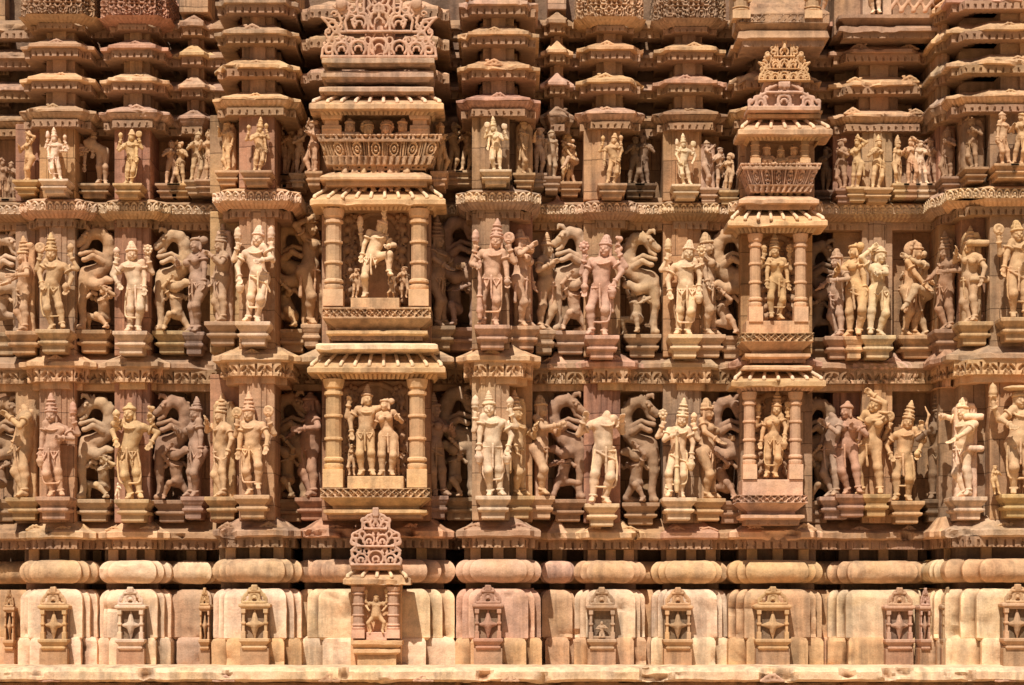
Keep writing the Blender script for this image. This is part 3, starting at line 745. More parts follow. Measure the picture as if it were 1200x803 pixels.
    for ti, (zt, zl, zu, zp, zd) in enumerate(tiers):
        if name == 'e' and ti == 0: continue
        c = T(); dd = d-.012*ti-(.25 if name == 'r' else 0)
        ev2 = stair(L+ti, R-ti, dd) if name not in 'jl' else stair(L, R, dd, a=.3, b=.42, g=.14)
        if name == 'e': ev2 = stair(L+6, R-6, dd-.1)
        pr = [(.27, z(zt)), (.14, z(zt+(zl-zt)*.55)), (.03, z(zl-.4)), (0, z(zl+.8)), (0, z(zu))]
        if zp: pr += [(.02, z(zu+.4)), (.035, z(zu+4)), (.10, z(zp)), (.4, z(zp+.2))]
        else: pr += [(.03, z(zu+.8)), (.42, z(zu+1))]
        pn = 'eave' if ti == 0 else 'roof_tier'
        led = sweep(pn, ev2, K(pr), WALL, c, step=.045, pstep=.03, chip=.20, wear=.010)
        if zp: sweep('petal_band', stair(L+1, R-1, dd-.012), [(.0, z(zu+.6)), (.02, z(zu+4.5)), (.09, z(zp))], led, tint(c[:3]), M_CARVE, step=.013, pstep=.014, pat=pat_petal(.06), wear=.003)
        zb = zp if zp else zu+.8
        sweep('drip_band', stair(L+6, R-6, dd-.05), [(0, z(zb)), (0, z(zd)), (.14, z(zd+.2))], led, tint('brown'), M_CARVE, step=.012, pstep=.012, pat=pat_teeth(.085, .05), wear=.003)
        xc = (ev2[1][0]+ev2[-2][0])/2
        for ax_ in [] if name == 'r' else ([xc] if name not in 'jl' else [xc-.3, xc+.35]): antefix(led, ax_+random.uniform(-.06, .06), dd-.09, z(zl-1.5), random.uniform(.7, 1.0), c[:3])
        # neck above this tier
        x0n, x1n = ev2[1][0], ev2[-2][0]; wn = x1n-x0n
        nxt = [77, 38, 2, -40][ti]+22
        if name == 'r': continue
        m = MB(); a = .27 if name not in 'jl' else .12
        m.box(x0n+wn*.31, x1n-wn*.31, -dd+.29, .75, z(zt+4), z(nxt), 0, 0); m.box(x0n+wn*.41, x1n-wn*.41, -dd+.23, -dd+.32, z(zt+4), z(nxt)); m.box(x0n+wn*a, x1n-wn*a, -dd+.62, .76, z(zt+4), z(nxt))
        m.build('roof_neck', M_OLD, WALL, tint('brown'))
    if name in 'bcgh':
        c = T(); fr = sweep('crown_panel', stair(L+2, R-2, d-.02), [(.1, z(-24)), (.0, z(-22)), (0, z(17)), (.02, z(18))], WALL, c, M_CARVE, step=.012, pstep=.012, pat=pat_scroll(.125, .045, 3), wear=.003)
        sweep('petal_band', stair(L-1, R+1, d+.01), [(.0, z(18)), (.05, z(22)), (.15, z(25))], fr, tint(c[:3]), M_CARVE, step=.013, pstep=.014, pat=pat_petal(.06), wear=.003)
        sweep('drip_band', stair(L+13, R-13, d-.12, g=.12), [(0, z(25)), (0, z(31)), (.14, z(31.3))], fr, tint('brown'), M_CARVE, step=.012, pstep=.012, pat=pat_teeth(.085, .05), wear=.003)
    elif name not in 'er':
        m = MB(); m.box(ev[1][0]+.1, ev[-2][0]-.1, -d+.12, .75, z(2), z(-60)); m.build('upper_wall', M_ASH, WALL, tint(tn))
# pilasters and recesses of the statue rows: px left, px right, depth, number of shaft strips
SEG = [(-95, 18, -.5, 0), (18, 46, .0, 0), (46, 88, .17, 1), (88, 134, -.50, 0), (134, 176, .12, 1), (176, 224, -.50, 0), (224, 246, -.22, 0), (246, 280, .42, 0), (280, 322, .74, 1),
       (322, 377, -.30, 0), (377, 505, .62, 0), (505, 553, -.30, 0), (553, 597, .70, 1), (597, 624, .36, 0), (624, 650, -.14, 0), (650, 684, -.50, 0), (684, 727, .07, 1), (727, 777, -.50, 0), (777, 822, .03, 1),
       (822, 843, -.22, 0), (843, 868, -.50, 0), (868, 952, .28, 0), (952, 976, -.72, 0), (976, 1010, -.16, 0), (1010, 1046, .0, 1), (1046, 1100, -.22, 0), (1100, 1126, .30, 0), (1126, 1160, .62, 0), (1160, 1330, .86, 1)]
EDG = []
for i, (L, R, d, n) in enumerate(SEG):
    l = X(L, max(d, SEG[i-1][2] if i else d)); r = X(R, max(d, SEG[i+1][2] if i < len(SEG)-1 else d)); EDG.append((l, r))
for (zb, zt) in ((z(612), z(440)), (z(415), z(250)), (z(230), z(138))):
    for i, (L, R, d, n) in enumerate(SEG):
        l, r = EDG[i]; ex0 = .03 if i and SEG[i-1][2] > d else 0; ex1 = .03 if i < len(SEG)-1 and SEG[i+1][2] > d else 0
        m = MB(); m.box(l-ex0, r+ex1, -d, .95, zb, zt)
        if n:
            w = r-l; m.box(l+w*.22, r-w*.22, -d-.022, -d+.01, zb, zt); 
            if w < .8: m.box(l+w*.36, r-w*.36, -d-.040, -d, zb, zt)
        col = random.choice(['tan', 'grey', 'pink', 'olive', 'grey', 'rose']) if d > -.2 else random.choice(['brown', 'mauve', 'brown'])  # recesses take darker tints that deepen their shade
        dk = (.74, .71, .68) if d > -.2 else (.95, .92, .9)  # front walls tinted down, painting half-shade behind the lighter statues
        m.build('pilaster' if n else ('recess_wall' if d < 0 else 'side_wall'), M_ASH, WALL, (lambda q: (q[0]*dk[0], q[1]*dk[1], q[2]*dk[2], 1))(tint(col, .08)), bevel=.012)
m = MB(); m.box(X(-95), X(1330), .70, 1.3, z(800), z(-60)); m.build('core_wall', M_OLD, WALL, tint('dark'), bevel=0)
# ------------------------------------------------------------------ setting
g = mesh_from('ground', [(-140, -160, -1.2), (140, -160, -1.2), (140, 120, -1.2), (-140, 120, -1.2)], [(0, 1, 2, 3)], False, M_GROUND)
g = obj('ground', g, None, (.54, .375, .225, 1)); g['kind'] = 'structure'
PL = thing('base_platform', 'pale worn sandstone ledge with broken front edge running along the foot of the temple wall', 'ledge', (0, -1.2, -1.2))
def child_at(o, p):
    o.parent = p; o.matrix_parent_inverse = Matrix.Translation(p.location).inverted()
o = sweep('ledge_slab', [(-7.6, -1.42), (7.6, -1.42)], [(1.6, Z(780.5, .3)), (.30, Z(779, 1)), (.06, Z(782, 1.2)), (.0, Z(787, 1.3)), (0, Z(796, 1.4)), (.05, Z(799, 1.4)), (.5, Z(800, 1.4))], None, 'pale', M_WALL, step=.04, pstep=.03, chip=.20, wear=.010); child_at(o, PL)
o = sweep('footing', [(-7.6, -1.30), (7.6, -1.30)], [(.3, Z(798, 1.4)), (.05, Z(800, 1.4)), (0, Z(806, 1.4)), (0, -1.25)], None, 'brown', M_OLD, step=.05, pstep=.05, chip=.3, wear=.02); child_at(o, PL)
for px in (58, 262, 386, 496, 598, 905, 1178):
    mo = bpy.data.objects.new('antefix', ANTE[random.randrange(3)]); COL.objects.link(mo); child_at(mo, PL)
    mo.location = (X(px, 1.4), -1.40, Z(798, 1.4)); mo.scale = (random.uniform(.6, .8), .7, random.uniform(.6, .9)); mo.color = tint('pink', .1)
# ------------------------------------------------------------------ niches standing out from the wall
def part_sweep(root, name, path, prof, col, pat=None, mat=None, step=.05, pstep=None, chip=.06, wear=.005, parent=None):
    o = sweep(name, path, prof, None, col, mat, step=step if pat is None else .012, pstep=pstep if pat is None else (pstep or .012), chip=chip if pat is None else 0, wear=wear if pat is None else .003, pat=pat)
    o.parent = parent or root
    if not parent: o.matrix_parent_inverse = Matrix.Translation(root.location).inverted()
    return o
def col_shaft(root, name, px, d, pyt, pyb, r, c, sides=8):
    t, b = Z(pyt, d), Z(pyb, d); H = t-b; m = MB(); q = lambda f: b+H*f
    m.box(X(px, d)-r*1.18, X(px, d)+r*1.18, -d-r*1.18, -d+r*1.18, q(0), q(.17))
    pr = [(r*1.05, q(.165)), (r*1.18, q(.19)), (r*1.18, q(.215)), (r*.98, q(.225)), (r*.98, q(.24)), (r*1.2, q(.25)), (r*1.2, q(.27)), (r*.96, q(.285))]
    for f in (.45, .66): pr += [(r*.94, q(f-.012)), (r*1.12, q(f-.006)), (r*1.12, q(f+.012)), (r*.94, q(f+.018))]
    pr += [(r*.92, q(.85)), (r*1.16, q(.86)), (r*1.16, q(.885)), (r*.95, q(.89)), (r*.95, q(.91)), (r*1.14, q(.925)), (r*1.2, q(.95)), (r*1.3, q(.985)), (r*1.3, q(1))]
    m.lathe(X(px, d), -d, pr, 20 if sides > 8 else 12)
    o = m.build(name, M_CARVE, None, c, smooth=True, bevel=0, sharp=28); o.parent = root; o.matrix_parent_inverse = Matrix.Translation(root.location).inverted(); return o
def boxpart(root, name, c, *bx, mat=None):
    m = MB()
    for b in bx: m.box(*b)
    o = m.build(name, mat or M_WALL, None, c); o.parent = root; o.matrix_parent_inverse = Matrix.Translation(root.location).inverted(); return o
def pathR(L, R, d, back): x0, x1 = X(L, d), X(R, d); return [(x0, -back), (x0, -d), (x1, -d), (x1, -back)]
def niche_eave(root, L, R, d, back, pt, pl, pb, c, drop=True):
    """sloping tiled eave: pt top, pl lip, pb underside"""
    zt, zl, zb = Z(pt, d), Z(pl, d), Z(pb, d); P = pathR(L, R, d, back)
    e = part_sweep(root, 'eave', P, [(.26, zt), (.02, zl+.02), (0, zl), (0, zl-.05), (.03, zl-.06), (.5, zl-.062)], c, pat=None, pstep=.03, chip=.10)
    S = Sdf(); xa, xb = X(L, d), X(R, d); nt_ = int((xb-xa-.1)/.145)
    for i in range(nt_+1):
        f = i/nt_; xl = xa+.05+(xb-xa-.1)*f; xt = xa+.17+(xb-xa-.34)*f
        S.cone((xt, -d+.25, zt+.02), (xl, -d+.03, zl+.045), .019, .021, .004); S.ell((xl, -d+.02, zl+.03), (.024, .02, .022), None, .004); S.ell((xt, -d+.25, zt+.03), (.026, .026, .03), None, .004)
    o = sdf_obj('tile_rolls', S, None, tint('pale'), .0095, wear=.003); o.parent = e
    part_sweep(root, 'eave_fringe', pathR(L+2, R-2, d, back), [(.03, zl-.058), (.075, (zl+zb)/2), (.12, zb)], tint(c[:3]), pat=pat_petal(.06, .03), parent=e)
    e.color = tint('tan')
    return e
    m = MB(); x0, x1 = X(L, d)+.27, X(R, d)-.27; n = max(3, int((x1-x0)/.145))
    for i in range(n):
        xx = x0+(x1-x0)*(i+.5)/n; m.box(xx-.022, xx+.022, -d+.18, -d+.26, zt-.02, zt+.04, .006, .01)
    o = m.build('stud_row', M_CARVE, None, tint('pale')); o.parent = e
    return e
def mould(root, name, L, R, d, back, levels, c, pat=None, pstep=None):
    """levels = (px inset, py)"""
    return part_sweep(root, name, pathR(L, R, d, back), [(i, Z(p, d)) for i, p in levels], c, pat=pat, pstep=pstep)
def niche_row(label, cxpx, d, back, eave, cols, opening, slab, sill, c, colr, extra=None, group=None, wall=None):
    """eave (L,R,top,lip,bot); cols [(px)], (top,bot); opening (L,R,top,bot); slab (L,R,top,bot); sill (L,R,top,mid,bot)"""
    root = thing('niche_shrine', label, 'niche', (X(cxpx, d), -back, Z(sill[4], d)), 0, group)
    e = niche_eave(root, eave[0], eave[1], d+.02, back, *eave[2:], tint(c))
    for px in cols[0]: col_shaft(root, 'column', px, d-.16, cols[1], cols[2], colr, tint(c), sides=8)
    # carved back of the niche with side figures in relief
    L, R, t, b = opening; x0, x1 = X(L, d-.4), X(R, d-.4); S = Sdf()
    zt, zb = Z(t, d-.4), Z(b, d-.4); S.box(((x0+x1)/2, -(d-.5)+.0, (zt+zb)/2), ((x1-x0)/2, .06, (zt-zb)/2), .01)
    for s in (-1, 1):
        xe = (x0+x1)/2+s*(x1-x0)*.42
        for k in range(9):
            zz = zb+(zt-zb)*(k+.6)/9.5; S.ell((xe+random.uniform(-.02, .02), -(d-.42), zz), (.045, .05, .045), None, .015)
            S.ell((xe-s*(x1-x0)*.10, -(d-.425), zz+.03), (.03, .035, .03), None, .01)
            if k % 2: S.cone((xe-s*.01, -(d-.42), zz), (xe-s*.09, -(d-.43), zz+.05), .022, .016)
    for s in (-1, 1):
        for k in range(3):
            hh = (zt-zb)*.30; t_ = Tf(hh, s*-.3, 0, ((x0+x1)/2+s*(x1-x0)*(.36 if k else .40), -(d-.43), zb+(zt-zb)*(.05+.31*k)), s > 0)
            human(S, lady(200+k+int(cxpx)), t_)
    S.tor(((x0+x1)/2, -(d-.44), zt-(x1-x0)*.42), (0, 1, 0), (x1-x0)*.38, .03)
    o = sdf_obj('carved_back', S, None, tint('brown'), .0105); o.parent = root; o.matrix_parent_inverse = Matrix.Translation(root.location).inverted()
    # slab under the figure, floor, carved sill and lower mouldings
    boxpart(root, 'statue_slab', tint(c), (X(slab[0], d-.1), X(slab[1], d-.1), -(d-.10), -(back), Z(slab[3]+1, d), Z(slab[2], d-.1)))
    s = mould(root, 'sill', sill[0], sill[1], d+.01, back, [(.25, sill[2]-.6), (.0, sill[2]), (0, sill[2]+.8)], tint(c))
    mould(root, 'sill_band', sill[0], sill[1], d+.012, back, [(0, sill[2]+.6), (0, sill[3])], tint(c), pat=pat_lattice(.085, .032))
    mould(root, 'sill_taper', sill[0], sill[1], d+.01, back, [(.0, sill[3]), (.02, sill[3]+1), (.10, sill[3]+8), (.13, sill[3]+10), (.13, sill[3]+14)], tint(c))
    mould(root, 'base_moulding', sill[0]+4, sill[1]-4, d-.04, back, [(.12, sill[3]+13), (.0, sill[3]+14.5), (.0, sill[3]+18), (.05, sill[3]+20), (.12, sill[3]+20.3)], tint(c))
    mould(root, 'drip_band', sill[0]+10, sill[1]-10, d-.10, back, [(0, sill[3]+20), (0, sill[4]), (.2, sill[4]+.5)], tint('brown'), pat=pat_teeth(.12, .06))
    return root
G2 = None
E = 1.12; EB = .58
niche_row('tall sunlit niche with ringed columns and tiled eave around the embracing pair', 440, E, EB, (360, 522, 413, 431, 443), ((391, 489), 445, 572), (402, 478, 446, 572), (407, 473, 558, 573), (375, 504, 572, 583, 607), 'ochre', .095)
n2 = niche_row('tall niche with ringed pale columns around the striding warrior with one leg lifted', 440, E, EB, (363, 522, 218, 234, 244), ((391, 491), 246, 360), (402, 480, 246, 360), (411, 468, 349, 361), (378, 505, 360, 373, 399), 'ochre', .095)
mould(n2, 'step_moulding', 370, 513, E+.02, EB, [(.22, 399), (.03, 402), (0, 404), (0, 409), (.04, 411), (.25, 412)], tint('pale'))
# balcony tier
b = thing('balcony', 'broad carved balcony parapet with tiled eave over a row of four busts', 'balcony', (X(442, E), -EB, Z(215, E)))
niche_eave(b, 362, 520, E+.02, EB, 108, 122, 132, tint('ochre'))
mould(b, 'step_moulding', 375, 506, E-.02, EB, [(.25, 196), (.12, 199), (.02, 205), (0, 207), (0, 210), (.06, 211), (.06, 216), (.2, 216.4)], tint('tan'))
mould(b, 'parapet', 370, 518, E+.03, EB, [(.22, 156.5), (0, 157), (0, 158.2), (.01, 158.6), (.03, 165)], tint('tan'), pat=pat_lotus(.15, .03))
mould(b, 'parapet_panel', 372, 516, E+.012, EB, [(.02, 165), (.07, 182)], tint('tan'), pat=pat_panel(.225, .045))
mould(b, 'parapet_foot', 378, 510, E-.03, EB, [(.07, 181), (.0, 182.5), (.03, 192), (.10, 193), (.12, 197)], tint('tan'), pat=pat_slant(.075, .035))
for px in (389, 492):
    m = MB(); xx = X(px, E-.2); m.box(xx-.11, xx+.11, -(E-.14), -EB, Z(160, E), Z(143, E)); m.box(xx-.08, xx+.08, -(E-.16), -EB, Z(144, E), Z(136, E)); m.box(xx-.10, xx+.10, -(E-.13), -EB, Z(149, E), Z(146.5, E)); m.box(xx-.11, xx+.11, -(E-.12), -EB, Z(136.5, E), Z(128, E), -.02, 0)
    o = m.build('corner_post', M_CARVE, None, tint('tan')); o.parent = b; o.matrix_parent_inverse = Matrix.Translation(b.location).inverted()
boxpart(b, 'back_panel', tint('brown'), (X(378, .7), X(505, .7), -.64, .2, Z(200, .7), Z(120, .7)))
# roof courses and big pierced gable
gb = thing('pierced_gable', 'large pierced stone gable of scrolls and horseshoe arches crowning the balcony at the top edge', 'gable', (X(444, E-.05), -(E-.05), Z(69, E)))
for (L, R, t, l, u, dd) in ((374, 508, 96, 103, 109, E-.05), (376, 508, 78, 84, 94, E-.08), (377, 509, 66, 69, 76, E-.02)):
    mould(gb, 'roof_course', L, R, dd, EB, [(.18, t), (.01, l-1), (0, l), (0, (l+u)/2+1), (.05, u-1.5), (.05, u), (.2, u+.3)], tint('grey'))
def big_tracery(par=None, t=.0165, col='pink', cell=.0085, top=False):
    S = Sdf()
    def ar(cx, cz, r, a0, a1, tt=None, sc=1.0):
        tt = tt or t
        n = max(8, int(r*90)); P = [(cx+r*math.cos(a0+(a1-a0)*i/n), 0, cz+sc*r*math.sin(a0+(a1-a0)*i/n)) for i in range(n+1)]
        for s in ((1, -1) if cx or abs(a1-a0) < 3 else (1,)):
            for a, b in zip(P[:-1], P[1:]): S.cone((a[0]*s, 0, a[2]), (b[0]*s, 0, b[2]), tt, tt, .004)
    def ln(*p, tt=None):
        tt = tt or t
        for s in (1, -1):
            for a, b in zip(p[:-1], p[1:]): S.cone((a[0]*s, 0, a[1]), (b[0]*s, 0, b[1]), tt, tt, .004)
    def vol(cx, cz, r, a0, turn, tt=None):
        tt = tt or t
        P = [(cx+r*(1-.6*i/16)*math.cos(a0+turn*5.2*i/16), cz+r*(1-.6*i/16)*math.sin(a0+turn*5.2*i/16)) for i in range(17)]; ln(*P, tt=tt)
    S.box((0, 0, .012), (.655, .045, .02), .006); S.box((0, 0, .30), (.36, .04, .014), .006)
    for x, r in ((0, .10), (.23, .085), (.42, .075)): ar(x, .04+r*.9, r, -.8, 3.94); ar(x, .04+r*.75, r*.45, -.3, 3.44, t*.8)
    for x in (.115, .33, .52): ln((x, .02), (x, .13), (x-.03, .19)); vol(x, .21, .05, -1.6, 1, t*.75)
    ln((.64, .02), (.63, .11), (.56, .18), (.50, .30), (.58, .40), (.64, .46)); ln((.64, .46), (.50, .43), (.44, .30)); vol(.56, .09, .055, 3, -1); vol(.47, .24, .06, -.5, 1); vol(.52, .37, .05, 0, 1, t*.8)
    for x, r in ((0, .105), (.22, .075)): ar(x, .34+r*.85, r, -.8, 3.94); ar(x, .33+r*.75, r*.45, -.3, 3.44, t*.8)
    ln((.12, .3), (.12, .42), (.15, .5)); ln((.36, .31), (.38, .42), (.33, .52), (.36, .62)); vol(.40, .56, .085, 2.6, -1); vol(.42, .67, .06, -1.5, 1); vol(.30, .45, .05, 0, 1, t*.8)
    ln((.23, .5), (.25, .62), (.20, .74), (.23, .9)); vol(.28, .70, .07, 2.8, -1); vol(.30, .82, .06, 2.8, 1); ln((.17, .5), (.17, .9)); vol(.21, .55, .05, 3.1, 1, t*.8)
    if not top:
        for zz in (.50, .62, .74): ar(0, zz+.05, .055, -.8, 3.94); ln((.10, zz), (.13, zz+.06), (.09, zz+.11), tt=t*.9)
    if top:
        S.box((0, 0, .60), (.27, .04, .018), .006); ar(0, .72, .10, -.8, 3.94); ar(0, .70, .045, -.3, 3.44, t*.8); S.cone((0, 0, .8), (0, 0, .95), t*2.2, t*1.6); S.box((0, 0, .96), (.06, .04, .04), .01)
    for x, zz, r, a0, tn in ((.30, .20, .04, 0, 1), (.41, .22, .035, 2, -1), (.60, .17, .035, 2, 1), (.44, .36, .05, 1, -1), (.57, .30, .03, 0, 1), (.42, .47, .045, 3, -1), (.50, .50, .035, 0, 1), (.30, .55, .045, 3, 1), (.38, .62, .04, 1, -1), (.11, .47, .04, 2, 1), (.06, .56, .045, 0, 1), (.47, .60, .04, 0, -1), (.27, .40, .03, 0, 1)): vol(x, zz, r, a0, tn, t*.72)
    ln((.48, .30), (.42, .40), (.46, .53), (.42, .66)); ln((.0001, .46), (.0001, .62)); ln((.36, .3), (.5, .3)); ln((.05, .02), (.08, .2), (.04, .29), tt=t*.7); ln((.56, .20), (.60, .28), (.55, .36), tt=t*.8)
    S.ell((.42, -.02, .60), (.06, .05, .07), None, .02); S.ell((-.42, -.02, .60), (.06, .05, .07), None, .02)
    return sdf_obj('tracery', S, par or gb, tint(col), cell, wear=.003)
o = big_tracery()
o.location = (0, .02, .02)
boxpart(gb, 'gable_shaft', tint('pink'), (X(427, E-.12), X(461, E-.12), -(E-.14), -EB, Z(69, E), Z(-40, E)), (X(436, E-.12), X(452, E-.12), -(E-.10), -EB, Z(40, E), Z(-40, E)))
# right hand niche column
I = .72; IB = .22
niche_row('weathered pink niche with ringed columns, the lower of the two right-hand niches', 906, I, IB, (857, 968, 433, 447, 457), ((878, 932), 460, 562), (884, 927, 460, 562), (870, 941, 562, 581), (864, 947, 580, 589, 615), 'pink', .068)
i2 = niche_row('narrow brown niche with ringed columns, the upper of the two right-hand niches', 910, I, IB, (853, 970, 243, 259, 271), ((885, 938), 275, 378), (893, 931, 275, 378), (874, 949, 376, 391), (869, 954, 390, 400, 425), 'tan', .068)
mould(i2, 'step_moulding', 870, 952, I+.02, IB, [(.18, 426), (.03, 428), (0, 430), (0, 433), (.2, 434)], tint('tan'))
b2 = thing('balcony', 'small reddish balcony with carved parapet, tiled eave and three busts', 'balcony', (X(915, I), -IB, Z(240, I)))
niche_eave(b2, 865, 976, I+.02, IB, 136, 152, 162, tint('tan'))
mould(b2, 'eave_cap', 876, 962, I-.12, IB, [(.15, 128), (.02, 132), (0, 134), (0, 138), (.1, 138.5)], tint('tan'))
mould(b2, 'parapet', 868, 963, I+.03, IB, [(.2, 190.5), (0, 191), (0, 192.5), (.005, 193), (.02, 198)], tint('pink'), pat=pat_lotus(.12, .026))
mould(b2, 'parapet_panel', 869, 962, I+.02, IB, [(.02, 198), (.10, 216)], tint('pink'), pat=pat_panel(.15, .035))
mould(b2, 'parapet_foot', 877, 954, I-.06, IB, [(.0, 216), (.03, 224), (.08, 225)], tint('pink'), pat=pat_slant(.07, .03))
mould(b2, 'step_moulding', 866, 960, I-.02, IB, [(.2, 225), (.08, 229), (0, 234), (0, 238), (.08, 239), (.1, 244)], tint('tan'))
for px in (885, 943): col_shaft(b2, 'column', px, I-.16, 160, 192, .05, tint('tan'))
boxpart(b2, 'back_panel', tint('brown'), (X(874, .4), X(956, .4), -.30, .2, Z(235, .4), Z(150, .4)))
gi = thing('pierced_gable', 'small two-tiered pierced stone gable on the roof above the right-hand balcony', 'gable', (X(919, I-.05), -(I-.05), Z(126, I)))
o = tracery(.80, .30, [(.80, .17, 3), (.42, .10, 1)], 'tracery', gi, tint('pink'), th=.04, cell=.0095)
o2 = big_tracery(gi, .028, 'tan', .012, True); o2.location = (0, 0, .31); o2.scale = (.45, 1, .46)
boxpart(gi, 'gable_block', tint('pink'), (X(897, I), X(940, I), -(I-.10), -IB, Z(126, I), Z(92, I)), (X(906, I), X(932, I), -(I-.14), -IB, Z(93, I), Z(62, I)))
mould(gi, 'gable_foot', 876, 961, I+.0, IB, [(.1, 123), (.01, 124), (0, 125), (0, 129), (.1, 130)], tint('pink'))
# lowest niche standing on the ledge under the couple
P0 = 1.20
pn = thing('niche_shrine', 'narrow standing niche with pierced gable around the dancing figure, rising from the bottom ledge', 'niche', (X(440, P0), -.8, Z(782, P0)))
niche_eave(pn, 402, 481, P0+.02, .8, 667, 679, 686, tint('pale'))
for px in (420, 461): col_shaft(pn, 'column', px, P0-.10, 688, 748, .062, tint('pink'))
boxpart(pn, 'niche_wall', tint('tan'), (X(411, P0-.2), X(470, P0-.2), -(P0-.20), -.7, Z(783, P0), Z(660, P0)))
boxpart(pn, 'statue_slab', tint('pink'), (X(429, P0), X(453, P0), -(P0-.04), -.8, Z(751, P0), Z(741, P0)))
mould(pn, 'sill', 411, 471, P0+.03, .8, [(.1, 750), (.0, 751), (.0, 755), (.03, 758), (.05, 760), (.02, 761), (.02, 765), (.07, 768), (.07, 783)], tint('tan'), pstep=.03)
mould(pn, 'gable_foot', 411, 469, P0-.06, .8, [(.1, 661), (0, 662), (0, 667), (.1, 669)], tint('pink'))
S = Sdf(); t = .0135
def arch_(cx, cz, r, a0=-.8, a1=3.94, tt=.0135):
    n = max(8, int(r*120)); P = [(cx+r*math.cos(a0+(a1-a0)*i/n), 0, cz+r*math.sin(a0+(a1-a0)*i/n)) for i in range(n+1)]
    for s in ((1, -1) if cx else (1,)):
        for p, q in zip(P[:-1], P[1:]): S.cone((p[0]*s, 0, p[2]), (q[0]*s, 0, q[2]), tt, tt, .003)
for zz, w_ in ((0, .56), (.205, .42), (.40, .26)): S.box((0, 0, zz+.012), (w_/2, .035, .013), .005)
arch_(0, .085, .085); arch_(0, .07, .035); arch_(.165, .075, .062); arch_(.165, .065, .026); arch_(.25, .06, .035, -1.5, 3.2); arch_(.235, .135, .036, -2.4, 2.6); arch_(.10, .165, .03, -1, 4.2); arch_(.19, .175, .026, 0, 5)
arch_(.075, .285, .062); arch_(.075, .27, .025); arch_(.18, .27, .042, -1.6, 3.3); arch_(.245, .265, .034, -1.9, 2.9); arch_(.235, .335, .030, -2.2, 2.5); arch_(.15, .35, .034, -1, 4.0); arch_(0, .365, .030)
arch_(0, .475, .06); arch_(0, .46, .025); arch_(.095, .455, .036, -1.6, 3.4); arch_(.135, .505, .026, -2, 2.6); arch_(.07, .53, .028, -1, 3.6)
S.box((0, 0, .60), (.034, .035, .05), .008); S.cone((0, 0, .5), (0, 0, .6), .022)
for s in (-1, 1): S.chain([(s*.275, 0, 0), (s*.285, 0, .05), (s*.25, 0, .11), (s*.275, 0, .17), (s*.215, 0, .22), (s*.275, 0, .28), (s*.25, 0, .36), (s*.15, 0, .41), (s*.15, 0, .50), (s*.09, 0, .56), (s*.03, 0, .58)], .0135, .003)
o = sdf_obj('tracery', S, pn, tint('pink'), .0085, wear=.002); o.parent = pn; o.location = (0, -(P0-.05)+.8, Z(663, P0)-Z(782, P0))
o = boxpart(pn, 'gable_block', tint('pink'), (X(430, P0), X(451, P0), -(P0-.10), -.8, Z(664, P0), Z(606, P0)))
# ------------------------------------------------------------------ little shrines on the plinth blocks
def shrine_parts(root, hw, kind, c, rose=False):
    """local: base at z=0 (py 783), front towards -y"""
    f = lambda py: (783-py)/100*.98
    m = MB(); m.box(-hw*1.02, hw*1.02, -.10, .3, 0, f(759)); m.build('socle', M_WALL, root, tint('brown', .1), bevel=.006)
    m = MB(); m.ringstack([(.02, f(747.5)), (0, f(748)), (0, f(751)), (.03, f(754)), (.05, f(756.5)), (.03, f(757)), (.03, f(759)), (.06, f(761))], hw*1.08, .17); m.build('sill', M_CARVE, root, c, bevel=.006)
    m = MB(); m.box(-hw, hw, -.01, .3, f(749), f(706)); m.build('back_panel', M_OLD, root, tint('dark', .1), bevel=.004)
    m = MB(); m.ringstack([(.05, f(705)), (.0, f(707.5)), (0, f(710)), (.03, f(712)), (.03, f(713.5))], hw*1.14, .13); m.build('lintel', M_CARVE, root, c, bevel=.005)
    for s in (-1, 1):
        m = MB(); xx = s*(hw-.034); m.box(xx-.026, xx+.026, -.12, .0, f(749), f(739)); m.box(xx-.016, xx+.016, -.10, .0, f(739.5), f(713)); m.box(xx-.026, xx+.026, -.12, 0, f(730.5), f(728)); m.box(xx-.026, xx+.026, -.12, 0, f(718), f(713)); m.build('post', M_CARVE, root, tint(c[:3]), bevel=.005)
    S = Sdf(); zc = f(731)
    if kind == 'flower':
        for a in range(4):
            v = A3(math.sin(a*math.pi/2), 0, math.cos(a*math.pi/2)); L = .165 if a % 2 == 0 else hw*.72
            S.cone((0, -.06, zc), (v[0]*L, -.045, zc+v[2]*L), .055, .007, .006); S.cone((v[0]*.02, -.10, zc+v[2]*.02), (v[0]*L*.55, -.075, zc+v[2]*L*.55), .016, .010, .002)
        S.ell((0, -.10, zc), (.02, .02, .02), None, .002); S.box((0, -.03, zc), (hw*.9, .02, .009), .004)
        sdf_obj('flower_relief', S, root, c, .008)
    else:
        t = Tf(.30, 0, 0, (0, -.075, f(747)))
        human(S, dict(pz=.22, fl=(.12, -.1, .05), fr=(-.12, -.1, .05), kl=(-1, -.4, .1), kr=(1, -.4, .1), arms=[(-1, (-.12, -.1, .40), (-1, .2, -.4)), (1, (.12, -.1, .42), (1, .2, -.4))]), t); S.box((0, -.04, f(746)), (.12, .06, .02), .008)
        sdf_obj('seated_figure', S, root, c, .009)
    o = tracery(hw*1.7, .2, [(hw*1.7, .13, 1), (hw*.9, .05, 1)], 'gable', root, tint(c[:3], .1), th=.04, cell=.0085); o.location = (0, -.09, f(706.5))
    m = MB(); m.box(-hw*.35, hw*.35, -.07, .2, f(706), f(694)); m.build('gable_core', M_OLD, root, tint('brown'))
